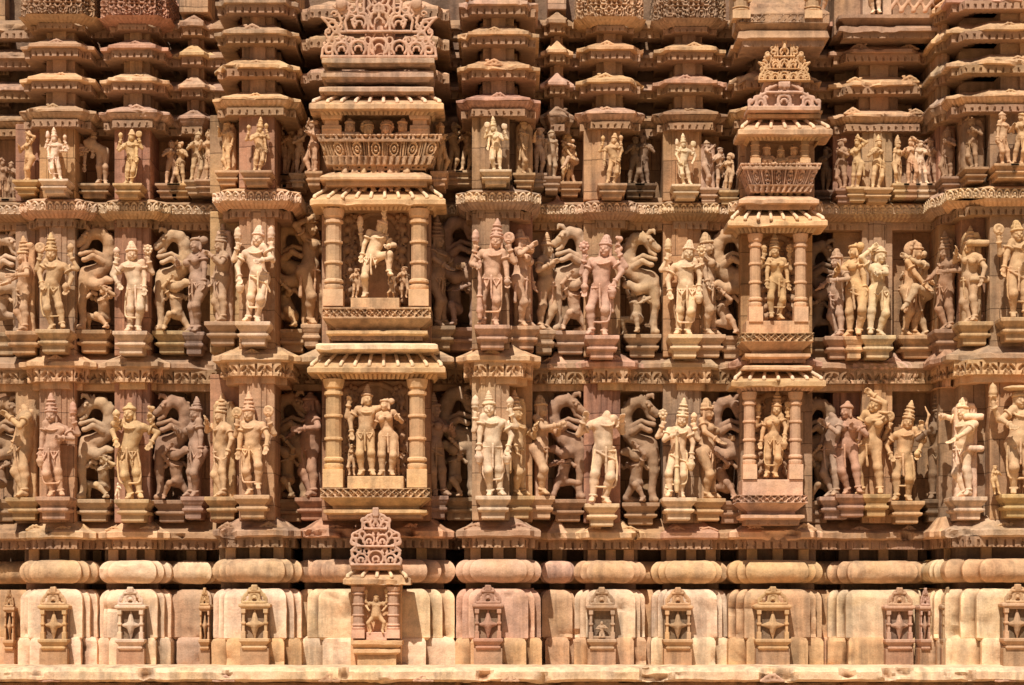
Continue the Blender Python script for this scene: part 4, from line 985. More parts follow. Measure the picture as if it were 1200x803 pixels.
SHR = [(64, .40, 'flower', 'tan', 'little plinth shrine with diamond flower, on the leftmost full plinth block'), (154, .36, 'flower', 'pale', 'pale plinth shrine with sharp diamond flower, second full shrine from the left'),
       (299, .95, 'flower', 'ochre', 'little yellow plinth shrine with four-petal flower, left of the tall standing niche'), (572, .90, 'flower', 'rose', 'worn reddish plinth shrine with blurred flower, first one right of the tall standing niche'),
       (705, .31, 'seated', 'grey', 'little grey plinth shrine holding a seated figure, second one right of the tall standing niche'), (794, .26, 'flower', 'tan', 'little plinth shrine with pale flower, between the seated-figure shrine and the largest shrine'),
       (905, .47, 'flower', 'tan', 'largest plinth shrine with wide crossed flower, directly below the lower right-hand niche'), (1053, .19, 'flower', 'pink', 'little pink plinth shrine with dark recess behind its flower, near the right end'), (1191, 1.12, 'flower', 'tan', 'plinth shrine cut by the right edge of the picture')]
for px, d, kind, c, lab in SHR:
    r = thing('plinth_shrine', lab, 'small shrine', (X(px, d+.07), -(d+.07), Z(783, d)), 0, 'little shrines on the plinth blocks'); r.scale = (.95, .7, .97); c = tuple(v*.86 for v in TINT[c])
    shrine_parts(r, .165 if px != 905 else .20, kind, tint(c))
for px, d, c, sgn, lab in ((11, .02, 'tan', 1, 'slim plinth shrine at the far left edge of the picture'), (240, .62, 'tan', -1, 'slim ochre plinth shrine in the gap left of the yellow four-petal shrine'), (624, .55, 'rose', 1, 'slim red plinth shrine right of the worn reddish shrine'), (1084, .55, 'pink', -1, 'slim pink plinth shrine just right of the little pink shrine'), (1110, .80, 'grey', -1, 'slim grey plinth shrine at the corner of the right-hand bay')):
    r = thing('plinth_shrine', lab, 'small shrine', (X(px, d), -d+.06, Z(783, d)), 0, 'little shrines on the plinth blocks'); r.scale = (.42, .8, .95); c = tuple(v*.78 for v in TINT[c])
    shrine_parts(r, .14, 'flower', tint(c))
# ------------------------------------------------------------------ the statues, row by row
PR, PL_ = .95, -.95       # profile: facing viewer's right / left
GD = 'deities on the bay fronts'; GF = 'figures in profile on the bay flanks'
def flank(x, top, bot, d, label, face, k=0, f=False, cr='kirita', col='tan', slab=.10, **kw):
    """figure seen from the side; face -1 looks left, +1 right"""
    arms = [[(-1, (-.15, -.17, .62), (-1, .3, -.5)), (1, (.15, -.17, .66), (1, .3, -.5))], [(-1, (-.17, -.08, .50), (-1, .5, 0)), (1, (.10, -.18, .76), (1, .2, -1))], [(-1, (-.12, -.16, .85), (-1, 0, -.7)), (1, (.2, -.03, .5), (1, .4, 0))]][k % 3]
    P = deity(k+40, f, False, arms=arms, cy=.0)
    P.update(kw.pop('P', {}))
    return statue(x, top, bot, d, label, P, cr, (), kw.pop('gar', 'belt'), yaw=face*kw.pop('ya', 1.05), col=col, slab=slab, group=GF, **kw)
# ---- middle row
statue(65, 271, 388, .24, 'four-armed crowned deity holding up a discus, leftmost bay of the middle row', deity(1), 'kirita', (None, 'bud', 'discus', 'bud'), col='ochre', group=GD)
flank(30, 274, 390, .05, 'crowned figure in profile facing left beside the leftmost middle-row deity', -1, 0, col='tan')
beast(112, 268, 389, -0.18, 'olive beast with curled neck over a kneeling warrior, first recess of the middle row', col='tan', fig=0)
statue(155, 280, 390, .19, 'slender swaying deity between the two left beasts of the middle row', deity(2, hx=.05, cx=-.045, ht=.25, ct=-.2, kx=.02), 'jata', (None, None, 'bud', 'lotus'), col='pale', group=GD)
beast(203, 272, 390, -0.18, 'olive beast with a bright crest above a crouching fighter, second recess of the middle row', col='olive', fig=1)
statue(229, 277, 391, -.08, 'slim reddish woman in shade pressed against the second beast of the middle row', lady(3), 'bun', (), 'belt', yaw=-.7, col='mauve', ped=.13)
flank(262, 260, 379, .40, 'mauve profile figure with bulging garment facing left, beside the deity with two flame clubs', -1, 1, col='mauve', f=True, cr='kirita')
statue(298, 261, 379, .76, 'deity raising two flame-shaped clubs, hand on hip, middle row left of the great niche', deity(4, arms=[(-1, (-.165, -.04, .50), (-1, .4, 0)), (1, (.12, -.15, .66), (1, .4, -.5)), (-1, (-.20, .01, .84), (-1, .2, -1), True), (1, (.20, .01, .84), (1, .2, -1), True)]), 'jata', ('pot', None, 'mace', 'mace'), col='pale', group=GD)
beast(344, 262, 388, -0.10, 'shadowed beast half hidden behind a draped woman, left of the great middle niche', mir=True, col='tan', fig=2, ped=.18)
statue(366, 256, 382, .02, 'tall draped woman seen from the side against the left edge of the great middle niche', lady(5), 'bun', (), 'belt', yaw=.9, col='tan', ped=.12, slab=.07)
# great niche, middle
r = statue(440, 254, 350, .74, 'striding warrior with one leg lifted, body swung sideways inside the great middle niche', dict(hx=-.06, cx=.085, nx=.02, ht=-.32, ct=.26, tw=.3, fl=(-.13, .0, .04), fr=(.18, -.14, .30), kr=(1, -.8, .5), hroll=.35, kx=.035, hyaw=-.6,
    arms=[(-1, (-.19, -.06, .50), (-1, .3, 0)), (1, (.17, -.15, .64), (1, .3, -.3)), (1, (.12, -.10, 1.06), (1.5, 0, .1), True), (-1, (-.20, .02, .84), (-1, .2, -1), True)]), 'low', (None, None, 'discus', 'mace'), 'belt', col='pale', ped=0, scl=.89)
statue(416, 314, 350, .68, 'tiny attendant standing by the left leg of the striding warrior', lady(61), 'bun', (), False, col='tan', ped=0, h_cell=.008)
statue(459, 323, 350, .76, 'tiny crouching attendant under the lifted foot of the striding warrior', dict(fat=1.2, pz=.40, fl=(-.14, -.06, .04), fr=(.14, -.06, .04), arms=[(-1, (-.1, -.14, .95), (-1, 0, 0)), (1, (.1, -.14, .95), (1, 0, 0))]), 'low', (), False, col='tan', ped=0, h_cell=.008)
statue(472, 312, 350, .70, 'tiny attendant in the lower right corner of the striding warrior niche', lady(62), 'bun', (), False, col='tan', ped=0, h_cell=.008)
flank(514, 252, 384, .18, 'tall crowned mauve figure in profile right of the great middle niche', 1, 0, col='mauve', slab=.07)
beast(540, 255, 386, -0.10, 'mauve beast looking right with sunlit forelegs, right of the great middle niche', mir=True, col='mauve', fig=2)
statue(577, 254, 383, .72, 'crowned deity with raised club and discus, middle row right of the great niche', deity(6, hx=.0, cx=.0, ht=.03, ct=0, hyaw=0, arms=[(-1, (-.15, -.13, .64), (-1, .4, -.6)), (1, (.18, -.05, .48), (1, .4, 0)), (-1, (-.20, .01, .84), (-1, .2, -1), True), (1, (.20, .01, .84), (1, .2, -1), True)]), 'kirita', ('club', 'conch', 'mace', 'discus'), col='pink', group=GD)
flank(612, 266, 384, .34, 'pink profile figure reaching forward under a stone strut, behind the deity with club and discus', 1, 2, f=True, col='pink', cr='jata', struts=((-.1, .14, .85),))
statue(637, 270, 389, .0, 'dark green-grey crowned figure standing in profile against a beast, middle row right of centre', lady(8), 'karanda', (), 'belt', yaw=.9, col='olive', ped=.14)
beast(668, 268, 390, -0.18, 'olive beast arching over a squatting man, seen left of the deity holding a round lotus', mir=False, col='olive', fig=1)
statue(705, 272, 395, .14, 'broad-shouldered pinkish deity with small round lotus at his shoulder, middle row', deity(9, hx=.0, cx=.0, ht=.05, ct=0), 'jata', ('bud', 'pot', 'lotus', 'serpent'), col='pink', group=GD)
beast(752, 274, 394, -0.19, 'bright olive beast facing right above a kneeling bearded man, middle row', mir=True, col='olive', fig=0)
statue(802, 278, 394, .09, 'slim pale deity of the middle row, last bay front before the right-hand niches', deity(11, hx=.03, cx=-.03), 'jata', (None, 'pot', 'mace', 'lotus'), col='pale', group=GD)
flank(829, 270, 394, -.1, 'profile figure with flared skirt standing next to the slim deity of the middle row', 1, 1, f=True, col='olive', cr='jata', slab=.11)
beast(857, 270, 396, -0.19, 'olive beast with outstretched paw left of the narrow brown niche', mir=True, col='olive', fig=2, ped=.15)
statue(910, 276, 375, .40, 'four-armed goddess standing in the upper right-hand niche', lady(12, arms=[(-1, (-.165, -.04, .46), (-1, .4, 0)), (1, (.165, -.04, .46), (1, .4, 0)), (-1, (-.2, .0, .84), (-1, .2, -1), True), (1, (.2, .0, .84), (1, .2, -1), True)], hx=.0, cx=0, ht=0, ct=0, hyaw=0), 'kirita', (None, None, 'bud', 'lotus'), True, col='tan', ped=0, scl=.85)
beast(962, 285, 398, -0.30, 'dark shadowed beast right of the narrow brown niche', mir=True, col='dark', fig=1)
flank(984, 288, 396, -.1, 'grey profile figure in shade left of the woman with raised arm, middle row right', -1, 0, col='grey', slab=.06, cr='jata')
statue(999, 285, 396, -.02, 'woman looking left, standing close behind the woman with folded arm', lady(14, hyaw=-.9), 'bun', (), 'belt', yaw=-.6, col='ochre', ped=.12)
statue(1027, 283, 395, .04, 'woman with one arm lifted to her hair, beside the kissing couple', lady(15, hx=.035, cx=-.03, arms=[(-1, (-.09, -.04, .99), (-1.5, -.1, .6)), (1, (-.05, -.17, .70), (1.2, -.2, -.6))], hroll=.1), 'big', (), 'belt', col='pale', ped=.2)
statue(1008, 366, 395, .10, 'tiny child figure at the feet of the woman with lifted arm', lady(63), 'low', (), False, col='tan', ped=0, h_cell=.008)
def couple(x, top, bot, d, label, PM, PF, xm, xf, col='tan', ym=.0, yf=.0, fs=.94, crm='big', crf='bun', ped=.24, colf=None, fy=(0, 0), cell=.010):
    h = (bot-top)/100*(D0-d)/D0/1.05; dd = d+.15
    root = thing('couple_statue', label, 'couple statue', (X(x, dd), -dd, Z(bot, dd)))
    for nm, P, xx, yy, hh, cr, cc, oy in (('male_figure', PM, xm, ym, h, crm, col, fy[0]), ('female_figure', PF, xf, yf, h*fs, crf, colf or col, fy[1])):
        S = Sdf(); T = Tf(hh, yy, P.get('lean', 0), (xx, oy, 0)); J = human(S, P, T); c = tint(cc)
        o = sdf_obj(nm, S, root, c, cell); C = crown(J, T, cr)
        if C is not None: sdf_obj('hair', C, o, tint(c[:3]), cell)
        b, g = garland(J, T); sdf_obj('girdle', b, o, tint(c[:3]), cell)
    if ped: pedestal(root, ped, .16, col, .62 if ped < .2 else 1)
    return root
KM = dict(cx=.0, cy=-.03, ny=-.02, fl=(-.05, .02, .04), fr=(.05, -.05, .04), hpitch=.15, ky=-.03, arms=[(-1, (-.03, -.22, .52), (-1, .6, -.2)), (1, (.10, -.20, .62), (1, .2, 0))])
KF = dict(f=True, cy=-.04, ny=-.02, ky=-.03, hpitch=-.2, fl=(-.05, .03, .04), fr=(.05, -.36, .34), kr=(.25, -.4, 1), tr=(0, -1, -.7), arms=[(1, (.02, -.24, .90), (1, -.2, -.6)), (-1, (-.10, -.22, .72), (-1, 0, -.4))])
couple(1074, 283, 395, -.14, 'kissing couple, her leg hooked around his hip, dark panel of the middle row right', dict(KM, lean=.05), dict(KF, lean=-.10), -.10, .13, 'tan', ym=1.0, yf=-.95, colf='olive', fs=.95)
flank(1112, 268, 388, .30, 'crowned figure in profile on the left flank of the right-hand bay, middle row', -1, 0, col='brown', slab=.07)
flank(1140, 262, 379, .62, 'profile figure with bent arm under stone struts on the right-hand bay, middle row', -1, 2, f=True, col='ochre', slab=.11, struts=((-.08, .18, .88), (-.05, .18, .48)))
statue(1190, 255, 374, .88, 'deity with discus and striped skirt at the right edge of the middle row', deity(17, hx=.0), 'jata', (None, None, 'discus', 'mace'), col='ochre', group=GD)
beast(8, 275, 392, -0.30, 'beast in the far left recess cut by the picture edge, middle row', mir=True, col='olive', fig=1, ped=.16)
# ---- lower row
statue(65, 459, 583, .24, 'crowned deity holding a raised lotus stalk, leftmost bay of the lower row', deity(21, arms=[(-1, (-.17, -.05, .47), (-1, .4, 0)), (1, (.10, -.15, .66), (1, .4, -.4)), (1, (.215, .0, .86), (1, .2, -1), True)]), 'kirita', ('pot', None, 'mace'), col='pink', group=GD)
flank(30, 470, 584, .05, 'worn headless profile figure on the leftmost bay of the lower row', -1, 1, cr='none', col='tan', slab=.12)
beast(112, 466, 586, -0.18, 'grey beast over a fighter on his knees, first recess of the lower row', col='grey', fig=0)
statue(157, 470, 586, .19, 'deity with hands drawn up to his shoulders, second bay of the lower row', deity(22, arms=[(-1, (-.19, -.06, .62), (-1, .3, -.2)), (1, (.2, -.05, .60), (1, .3, -.2)), (-1, (-.20, -.02, .80), (-1, .2, 0), True), (1, (.20, -.02, .82), (1, .2, .1), True)]), 'low', (None, None, 'bud', 'serpent'), col='ochre', group=GD)
statue(139, 565, 586, .24, 'tiny seated attendant at the feet of the deity with hands at his shoulders', lady(64), 'low', (), False, col='pale', ped=0, h_cell=.007)
beast(203, 466, 587, -0.18, 'brown beast over a fallen red fighter, second recess of the lower row', col='brown', fig=1)
statue(228, 463, 583, -.04, 'dark mauve woman in profile pressing against the second lower beast', lady(23), 'karanda', (), 'belt', yaw=-.8, col='mauve', ped=.14, slab=.06)
flank(262, 459, 583, .40, 'ochre crowned profile figure reaching up, left of the deity with two rings', -1, 2, col='ochre', slab=.13)
statue(297, 457, 581, .76, 'smiling crowned deity with a ring in each raised hand and one knee bent, lower row', deity(24, hx=-.02, cx=.015, ht=-.05, ct=.05, hyaw=.0, fr=(.09, -.09, .10), kr=(.5, -1, .2), arms=[(-1, (-.165, -.05, .49), (-1, .4, 0)), (1, (.20, -.12, .53), (1, .3, .1)), (-1, (-.20, -.01, .82), (-1, .2, -.8), True), (1, (.205, -.01, .83), (1, .2, -.8), True)]), 'kirita', (None, None, 'discus', 'discus'), col='ochre', group=GD)
beast(342, 462, 586, -0.10, 'dark beast in shade left of the low sunlit niche', mir=True, col='brown', fig=0, ped=.18)
flank(367, 457, 584, .05, 'stout reddish figure in profile against the left column of the low niche', -1, 0, col='rose', slab=.09, P=dict(fat=1.3), cr='low')
couple(440, 456, 558, .78, 'embracing couple standing side by side in the low sunlit niche',
       dict(hx=-.03, cx=.02, ht=-.12, hyaw=.6, hroll=.12, arms=[(-1, (-.20, -.03, .52), (-1, .4, 0)), (1, (.27, .03, .72), (1, .3, -.2)), (-1, (-.24, .0, .86), (-1, 0, -1), True)]),
       dict(f=True, hx=.035, cx=-.035, ht=.2, ct=-.15, hyaw=-.7, hroll=-.1, arms=[(-1, (-.20, .02, .78), (-1, .3, -.5)), (1, (.17, -.12, .74), (1, .3, -1))]), -.088, .115, 'ochre', fs=.93, crm='karanda', crf='bun', ped=0)
statue(414, 520, 558, .68, 'tiny attendant left of the couple in the low niche', lady(65), 'bun', (), False, col='tan', ped=0, h_cell=.008)
statue(466, 522, 558, .68, 'tiny attendant right of the couple in the low niche', lady(66), 'low', (), False, col='tan', ped=0, h_cell=.008)
statue(512, 458, 582, .18, 'mauve woman standing in shade right of the low sunlit niche', lady(25, hyaw=.6), 'karanda', (), 'belt', yaw=.5, col='mauve', ped=.14)
beast(538, 456, 584, -0.10, 'grey beast with sunlit chest facing right, beside the mauve woman of the lower row', mir=True, col='grey', fig=2)
statue(578, 456, 582, .72, 'pale crowned deity with club and bud, lower row right of the low niche', deity(26, hx=-.02, cx=.02), 'karanda', ('pot', 'pot', 'mace', 'bud'), col='pale', group=GD)
flank(606, 456, 582, .36, 'profile figure with hip-length scarf just behind the pale deity of the lower row', 1, 1, col='ochre', slab=.10)
statue(634, 460, 582, .10, 'tan woman in profile with hands folded before her, lower row right of centre', lady(27, arms=[(-1, (-.07, -.2, .74), (-1, .2, -.8)), (1, (.05, -.2, .74), (1, .2, -.8))]), 'jata', (), 'belt', yaw=1.15, col='ochre', ped=.16, slab=.08)
beast(665, 464, 586, -0.18, 'grey beast with curling horn looking right, left of the headless deity', mir=True, col='brown', fig=1)
statue(705, 478, 591, .14, 'headless deity with broken arms and a wide garland across the shins, lower row', deity(28, hx=.03, cx=-.02, arms=[(-1, (-.20, -.07, .80), (-1, .2, -1)), (1, (.20, -.07, .80), (1, .2, -1))]), 'none', (None, None), col='pale', group=GD)
beast(750, 466, 590, -0.19, 'large dark beast with swollen curved neck facing right, next to the headless deity', mir=True, col='brown', fig=0)
statue(795, 465, 584, .09, 'tall-crowned lower-row deity, last bay front before the right-hand niches', deity(29, hx=.0, cx=.0, ht=.03, ct=.0, hyaw=.05, f=False), 'kirita', ('club', 'pot', 'lotus', 'bud'), col='pale', group=GD)
statue(781, 567, 583, .14, 'tiny seated figure by the foot of the tall-crowned deity', lady(67), 'low', (), False, col='pale', ped=0, h_cell=.007)
flank(829, 464, 585, -.1, 'profile woman in stiff skirt carrying a tray, lower row left of the pink niche', 1, 0, f=True, col='tan', cr='jata', slab=.11)
beast(854, 466, 588, -0.19, 'brown beast with rolled mane left of the pink niche', mir=True, col='brown', fig=2, ped=.15)
statue(905, 463, 560, .40, 'four-armed goddess with round mirror standing in the lower right-hand niche', lady(30, arms=[(-1, (-.165, -.04, .46), (-1, .4, 0)), (1, (.17, -.12, .55), (1, .3, -.3)), (-1, (-.2, .0, .84), (-1, .2, -1), True), (1, (.22, .0, .84), (1, .2, -1), True)], hx=.02, cx=0, hyaw=0), 'kirita', (None, 'pot', 'bud', 'mirror'), True, col='tan', ped=0, scl=.85)
beast(956, 468, 588, -0.30, 'brown beast with lit back of the neck, right of the pink niche', mir=False, col='brown', fig=1, ped=.17)
flank(978, 480, 583, -.06, 'headless worn figure in shade next to the reddish woman, lower row right', -1, 1, cr='none', col='grey', slab=.05)
statue(997, 468, 580, .02, 'tall reddish woman standing with turned head, left of the arching dancer', lady(31, hyaw=-.6), 'low', (), 'belt', yaw=-.35, col='rose', ped=.2)
statue(1025, 464, 580, .06, 'dancer arching backwards with one arm over her head, lower row right', lady(32, hx=-.06, cx=.06, nx=.03, ht=-.3, ct=.25, arms=[(1, (.0, -.04, 1.02), (1.5, -.1, .6)), (-1, (-.2, -.05, .55), (-1, .3, 0))], fl=(-.12, -.05, .04), fr=(.06, .0, .04), hroll=.4), 'bun', (), 'belt', yaw=-.5, col='tan', ped=.16)
statue(1061, 467, 588, -.0, 'slim deity with round disc and tall side-swept hair, right part of the lower row', deity(33, hx=-.02, cx=.02, nx=.01, hroll=.2), 'kirita', (None, 'conch', 'discus', 'bow'), col='ochre', group=GD)
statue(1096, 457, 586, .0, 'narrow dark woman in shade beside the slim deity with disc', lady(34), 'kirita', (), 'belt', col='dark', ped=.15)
flank(1133, 462, 583, .64, 'figure facing left with two arms stretched along stone struts on the right-hand bay', -1, 2, col='pale', slab=.13, cr='jata', struts=((-.05, .18, .86), (-.02, .18, .52)), P=dict(arms=[(-1, (-.12, -.25, .86), (-1, 0, .3)), (1, (.1, -.26, .60), (1, .1, -.3))]))
statue(1191, 448, 580, .88, 'stout deity beneath a flat round parasol at the right edge of the lower row', deity(35, hx=.01, fat=1.15, arms=[(-1, (-.12, -.15, .66), (-1, .4, -.4)), (1, (.2, -.05, .5), (1, .4, 0)), (-1, (-.24, .0, .86), (-1, .2, -1), True)]), 'umbrella', (None, None, 'mace'), col='ochre', group=GD)
statue(1167, 545, 580, .90, 'small attendant at the foot of the stout deity under the parasol', lady(68), 'bun', (), False, col='ochre', ped=0, h_cell=.008)
beast(8, 468, 586, -0.30, 'beast in the far left recess cut by the picture edge, lower row', mir=True, col='brown', fig=0, ped=.16)
# ---- upper row (smaller figures)
c8 = .0085
def up(x, top, bot, d, label, P, cr='kirita', at=(), gar='belt', **kw): kw.setdefault('ped', .15); return statue(x, top, bot, d, label, P, cr, at, gar, h_cell=c8, peddrop=.62, **kw)
up(66, 148, 213, .24, 'four-armed deity, first bay front of the upper row at left', deity(51), 'kirita', (None, None, 'mace', 'bud'), True, col='pale', group=GD, ped=.17)
up(33, 152, 214, .05, 'small worn figure on the flank left of the first upper deity', lady(52), 'jata', yaw=-.7, col='tan')
bd = dict(fat=.95, cz=.085, fl=(.07, -.02, .04), fr=(.15, .04, .04), hx=.12, pz=.56, cx=-.20, cy=-.03, nz=-.045, nx=-.085, kx=-.055, kz=-.055, hpitch=.3, hyaw=-1.2, ct=-1.0, arms=[(-1, (-.18, -.06, .22), (-1, 0, 0)), (1, (-.05, -.10, .20), (.3, -1, 0))])
up(112, 163, 218, -.26, 'smooth figure bent double at the waist, alone in the first upper recess', bd, 'low', scl=.74, gar=False, col='olive', ped=.2)
up(152, 150, 218, .19, 'deity carrying a small ring, second bay front of the upper row', deity(53), 'jata', (None, None, 'bud', 'discus'), True, col='ochre', group=GD, ped=.17)
up(199, 163, 218, -.26, 'shaded figure seen from the back, left one of the pair in the second upper recess', lady(54, hyaw=.8), 'low', yaw=.5, col='tan')
up(213, 166, 218, -.26, 'shaded figure, right one of the pair in the second upper recess', lady(55, hyaw=-.8), 'bun', yaw=-.4, col='tan')
up(230, 153, 214, -.05, 'armless dark woman, left of the group of three beneath the small eave', lady(56), 'low', yaw=.2, col='grey', ped=.12)
up(244, 150, 213, .0, 'woman with jutting hip, middle of the group of three beneath the small eave', lady(57), 'big', col='tan', ped=.14)
up(258, 155, 213, .08, 'woman turned aside, right of the group of three beneath the small eave', lady(58), 'bun', yaw=-.5, col='grey', ped=.12)
flank(268, 140, 203, .42, 'figure in profile under a strut, left of the upper deity with two raised buds', -1, 2, col='ochre', slab=.08, h_cell=c8, peddrop=.62, ped=.14, cr='low')
up(302, 136, 203, .76, 'crowned deity with two raised buds on the most forward left bay of the upper row', deity(59), 'kirita', (None, None, 'bud', 'bud'), True, col='ochre', group=GD, ped=.18)
up(329, 146, 207, -.12, 'woman leaning left, first of three in the shaded recess left of the balcony', lady(71, lean=-.08), 'bun', yaw=-.3, col='tan', ped=.12)
up(340, 144, 207, -.12, 'man embracing his neighbour, middle of three in the shaded recess left of the balcony', lady(72, f=False), 'big', yaw=.3, col='tan', ped=.12)
up(350, 147, 206, -.02, 'figure with sunlit back, last of three in the shaded recess left of the balcony', lady(73), 'low', yaw=.8, col='pale', ped=.10)
up(369, 140, 204, .62, 'slender figure against the left end of the balcony', lady(74), 'bun', yaw=-.9, col='tan', ped=.10, slab=.05)
for i, (x, y, hr) in enumerate(((410, 0, 'leftmost bust, round-faced and frontal'), (432, .8, 'second bust, turned to its right-hand neighbour'), (453, 0, 'third bust, with broad cap-like hair'), (472, -.5, 'rightmost bust, head tilted in half shadow'))):
    statue(x, 137, 226, .80, hr+', behind the broad top-centre balcony', dict(f=i % 2 == 1, hyaw=y*.6, arms=[(-1, (-.16, -.08, .64), (-1, .2, -.3)), (1, (.12, -.12, .68), (1, .2, -.4))]), ('low', 'big', 'big', 'low')[i], (), False, col='tan', ped=0, group='busts behind the balconies', name='bust_statue', cat='bust')
up(515, 141, 204, .62, 'slender figure against the right end of the balcony', lady(75), 'jata', yaw=.9, col='tan', ped=.10, slab=.05)
up(530, 141, 203, -.12, 'taller man of the pair in the recess right of the balcony', lady(76, f=False, hyaw=.8), 'jata', yaw=.4, col='tan', ped=.13)
up(547, 147, 203, -.12, 'shorter woman of the pair in the recess right of the balcony', lady(77, hyaw=-.8), 'bun', yaw=-.2, col='ochre', ped=.13)
up(581, 135, 202, .72, 'bright crowned deity with two small rings, upper row right of the balcony', deity(78, hx=0, cx=0), 'kirita', (None, 'pot', 'discus', 'discus'), True, col='pale', group=GD, ped=.18)
flank(614, 140, 206, .36, 'blocky profile figure under a strut, right of the upper deity with two rings', 1, 1, col='tan', slab=.10, h_cell=c8, peddrop=.62, ped=.13, cr='low')
up(630, 149, 206, .0, 'slim woman tucked between the blocky profile figure and a plain worn post', lady(79), 'bun', col='olive', ped=.11)
up(646, 151, 210, .0, 'plain worn figure like a post, left of the embracing upper pair', dict(arms=[(-1, (-.13, .0, .46), (-1, .3, 0)), (1, (.13, .0, .46), (1, .3, 0))]), 'low', gar=False, yaw=.4, col='grey', ped=.11, slab=.06)
couple(667, 157, 216, -.30, 'small embracing couple, her knee raised, upper row right of centre', dict(KM, lean=.05), dict(KF, lean=-.10), -.06, .07, 'tan', ym=.9, yf=-.85, cell=c8, ped=.15)
up(717, 154, 218, .14, 'four-armed deity on the upper bay front beside the dark pair', deity(81), 'jata', (None, None, 'bud', 'bud'), True, col='tan', group=GD, ped=.17)
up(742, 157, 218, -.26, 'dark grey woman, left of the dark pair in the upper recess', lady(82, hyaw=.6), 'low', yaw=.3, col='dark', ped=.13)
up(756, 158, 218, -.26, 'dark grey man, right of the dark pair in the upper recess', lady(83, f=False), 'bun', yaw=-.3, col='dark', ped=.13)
up(803, 155, 219, .09, 'brightest crowned deity of the upper row, last bay front before the small reddish balcony', deity(84), 'kirita', (None, None, 'mace', 'discus'), True, col='pale', group=GD, ped=.17)
flank(829, 164, 223, -.08, 'squat figure beneath an overhanging block, beside the brightest upper deity', 1, 2, col='olive', slab=.09, h_cell=c8, peddrop=.62, ped=.12, cr='low')
up(842, 172, 224, -.14, 'thin woman in shade, left of the small woman with round hair', lady(85), 'bun', yaw=.5, col='olive', ped=.11)
up(853, 177, 226, -.1, 'small woman with round hair facing left, next to the small reddish balcony', lady(86, hyaw=-.9), 'big', yaw=-.3, col='olive', ped=.13)
for i, (x, lab) in enumerate(((898, 'left bust with folded arms'), (915, 'middle bust, narrow and worn'), (931, 'right bust, leaning towards the column'))):
    statue(x, 168, 240, .36, lab+', behind the small reddish balcony', dict(f=i != 1, hyaw=(-.4, 0, .5)[i], arms=[(-1, (-.13, -.12, .66), (-1, .2, -.3)), (1, (.12, -.12, .68), (1, .2, -.4))]), ('low', 'jata', 'low')[i], (), False, col='tan', ped=0, group='busts behind the balconies', name='bust_statue', cat='bust', h_cell=c8)
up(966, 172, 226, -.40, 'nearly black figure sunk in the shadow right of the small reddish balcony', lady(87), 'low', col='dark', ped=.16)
up(988, 162, 224, -.05, 'half-hidden brown woman at the left corner of the right-hand upper panel', lady(88), 'bun', yaw=-.9, col='brown', ped=.12)
up(1003, 156, 222, .0, 'woman with folded arm, left neighbour of the woman with scarf', lady(89), 'karanda', yaw=-.5, col='ochre', ped=.14)
up(1027, 156, 223, .04, 'woman with scarf and hand on her breast, upper row right', lady(90), 'karanda', yaw=.2, col='ochre', ped=.17)
for i, (x, t, cr, lab) in enumerate(((1053, 157, 'kirita', 'first of four small figures on the right-hand upper panel, tall-crowned and facing right'), (1066, 158, 'big', 'second of four small figures on the right-hand upper panel, arm round the first'), (1080, 164, 'bun', 'third of four small figures on the right-hand upper panel, sunlit and slim'), (1093, 161, 'low', 'last of four small figures on the right-hand upper panel, in shadow'))):
    up(x, t, 218, -.02, lab, lady(91+i, hyaw=(.7, -.6, .3, -.5)[i]), cr, yaw=(.5, -.3, .2, -.4)[i], col=('ochre', 'tan', 'pale', 'brown')[i], ped=.10)
up(1113, 146, 210, .34, 'figure facing left on the flank of the right-hand upper bay', lady(96), 'jata', yaw=-.9, col='brown', ped=.13, slab=.07)
up(1141, 135, 199, .66, 'eroded dark figure fused to its block on the right-hand upper bay', lady(97), 'low', yaw=-.6, col='brown', ped=.14, slab=.13)
up(1176, 130, 195, .90, 'orange man facing right, left of the pair at the upper right edge', lady(98, f=False, hyaw=.8), 'low', yaw=.4, col='ochre', ped=.14)
up(1195, 132, 195, .90, 'orange woman facing left, right of the pair at the upper right edge', lady(99, hyaw=-.8), 'bun', yaw=-.4, col='ochre', ped=.14)
for i, (x, t, lab) in enumerate(((5, 185, 'first of two dim figures in the far left upper recess'), (15, 188, 'second of two dim figures in the far left upper recess, nearer the bay'))):
    up(x, t, 236, -.40, lab, lady(101+i), 'low', yaw=.3-.6*i, col='brown', ped=.10)
# dancing figure in the standing niche
statue(441, 692, 743, .98, 'dancing many-armed figure in the narrow standing niche at the foot of the wall', dict(fat=1.35, pz=.46, fl=(-.13, -.05, .04), fr=(.16, -.08, .05), kl=(-1, -.5, .2), kr=(1, -.5, .2), arms=[(-1, (-.2, -.06, .6), (-1, .3, -.4)), (1, (.2, -.06, .6), (1, .3, -.4)), (-1, (-.26, .0, .92), (-1, 0, -.8), True), (1, (.26, .0, .92), (1, 0, -.8), True)]), 'low', (None, None, 'bud', 'lotus'), False, col='tan', ped=0, h_cell=.0085)
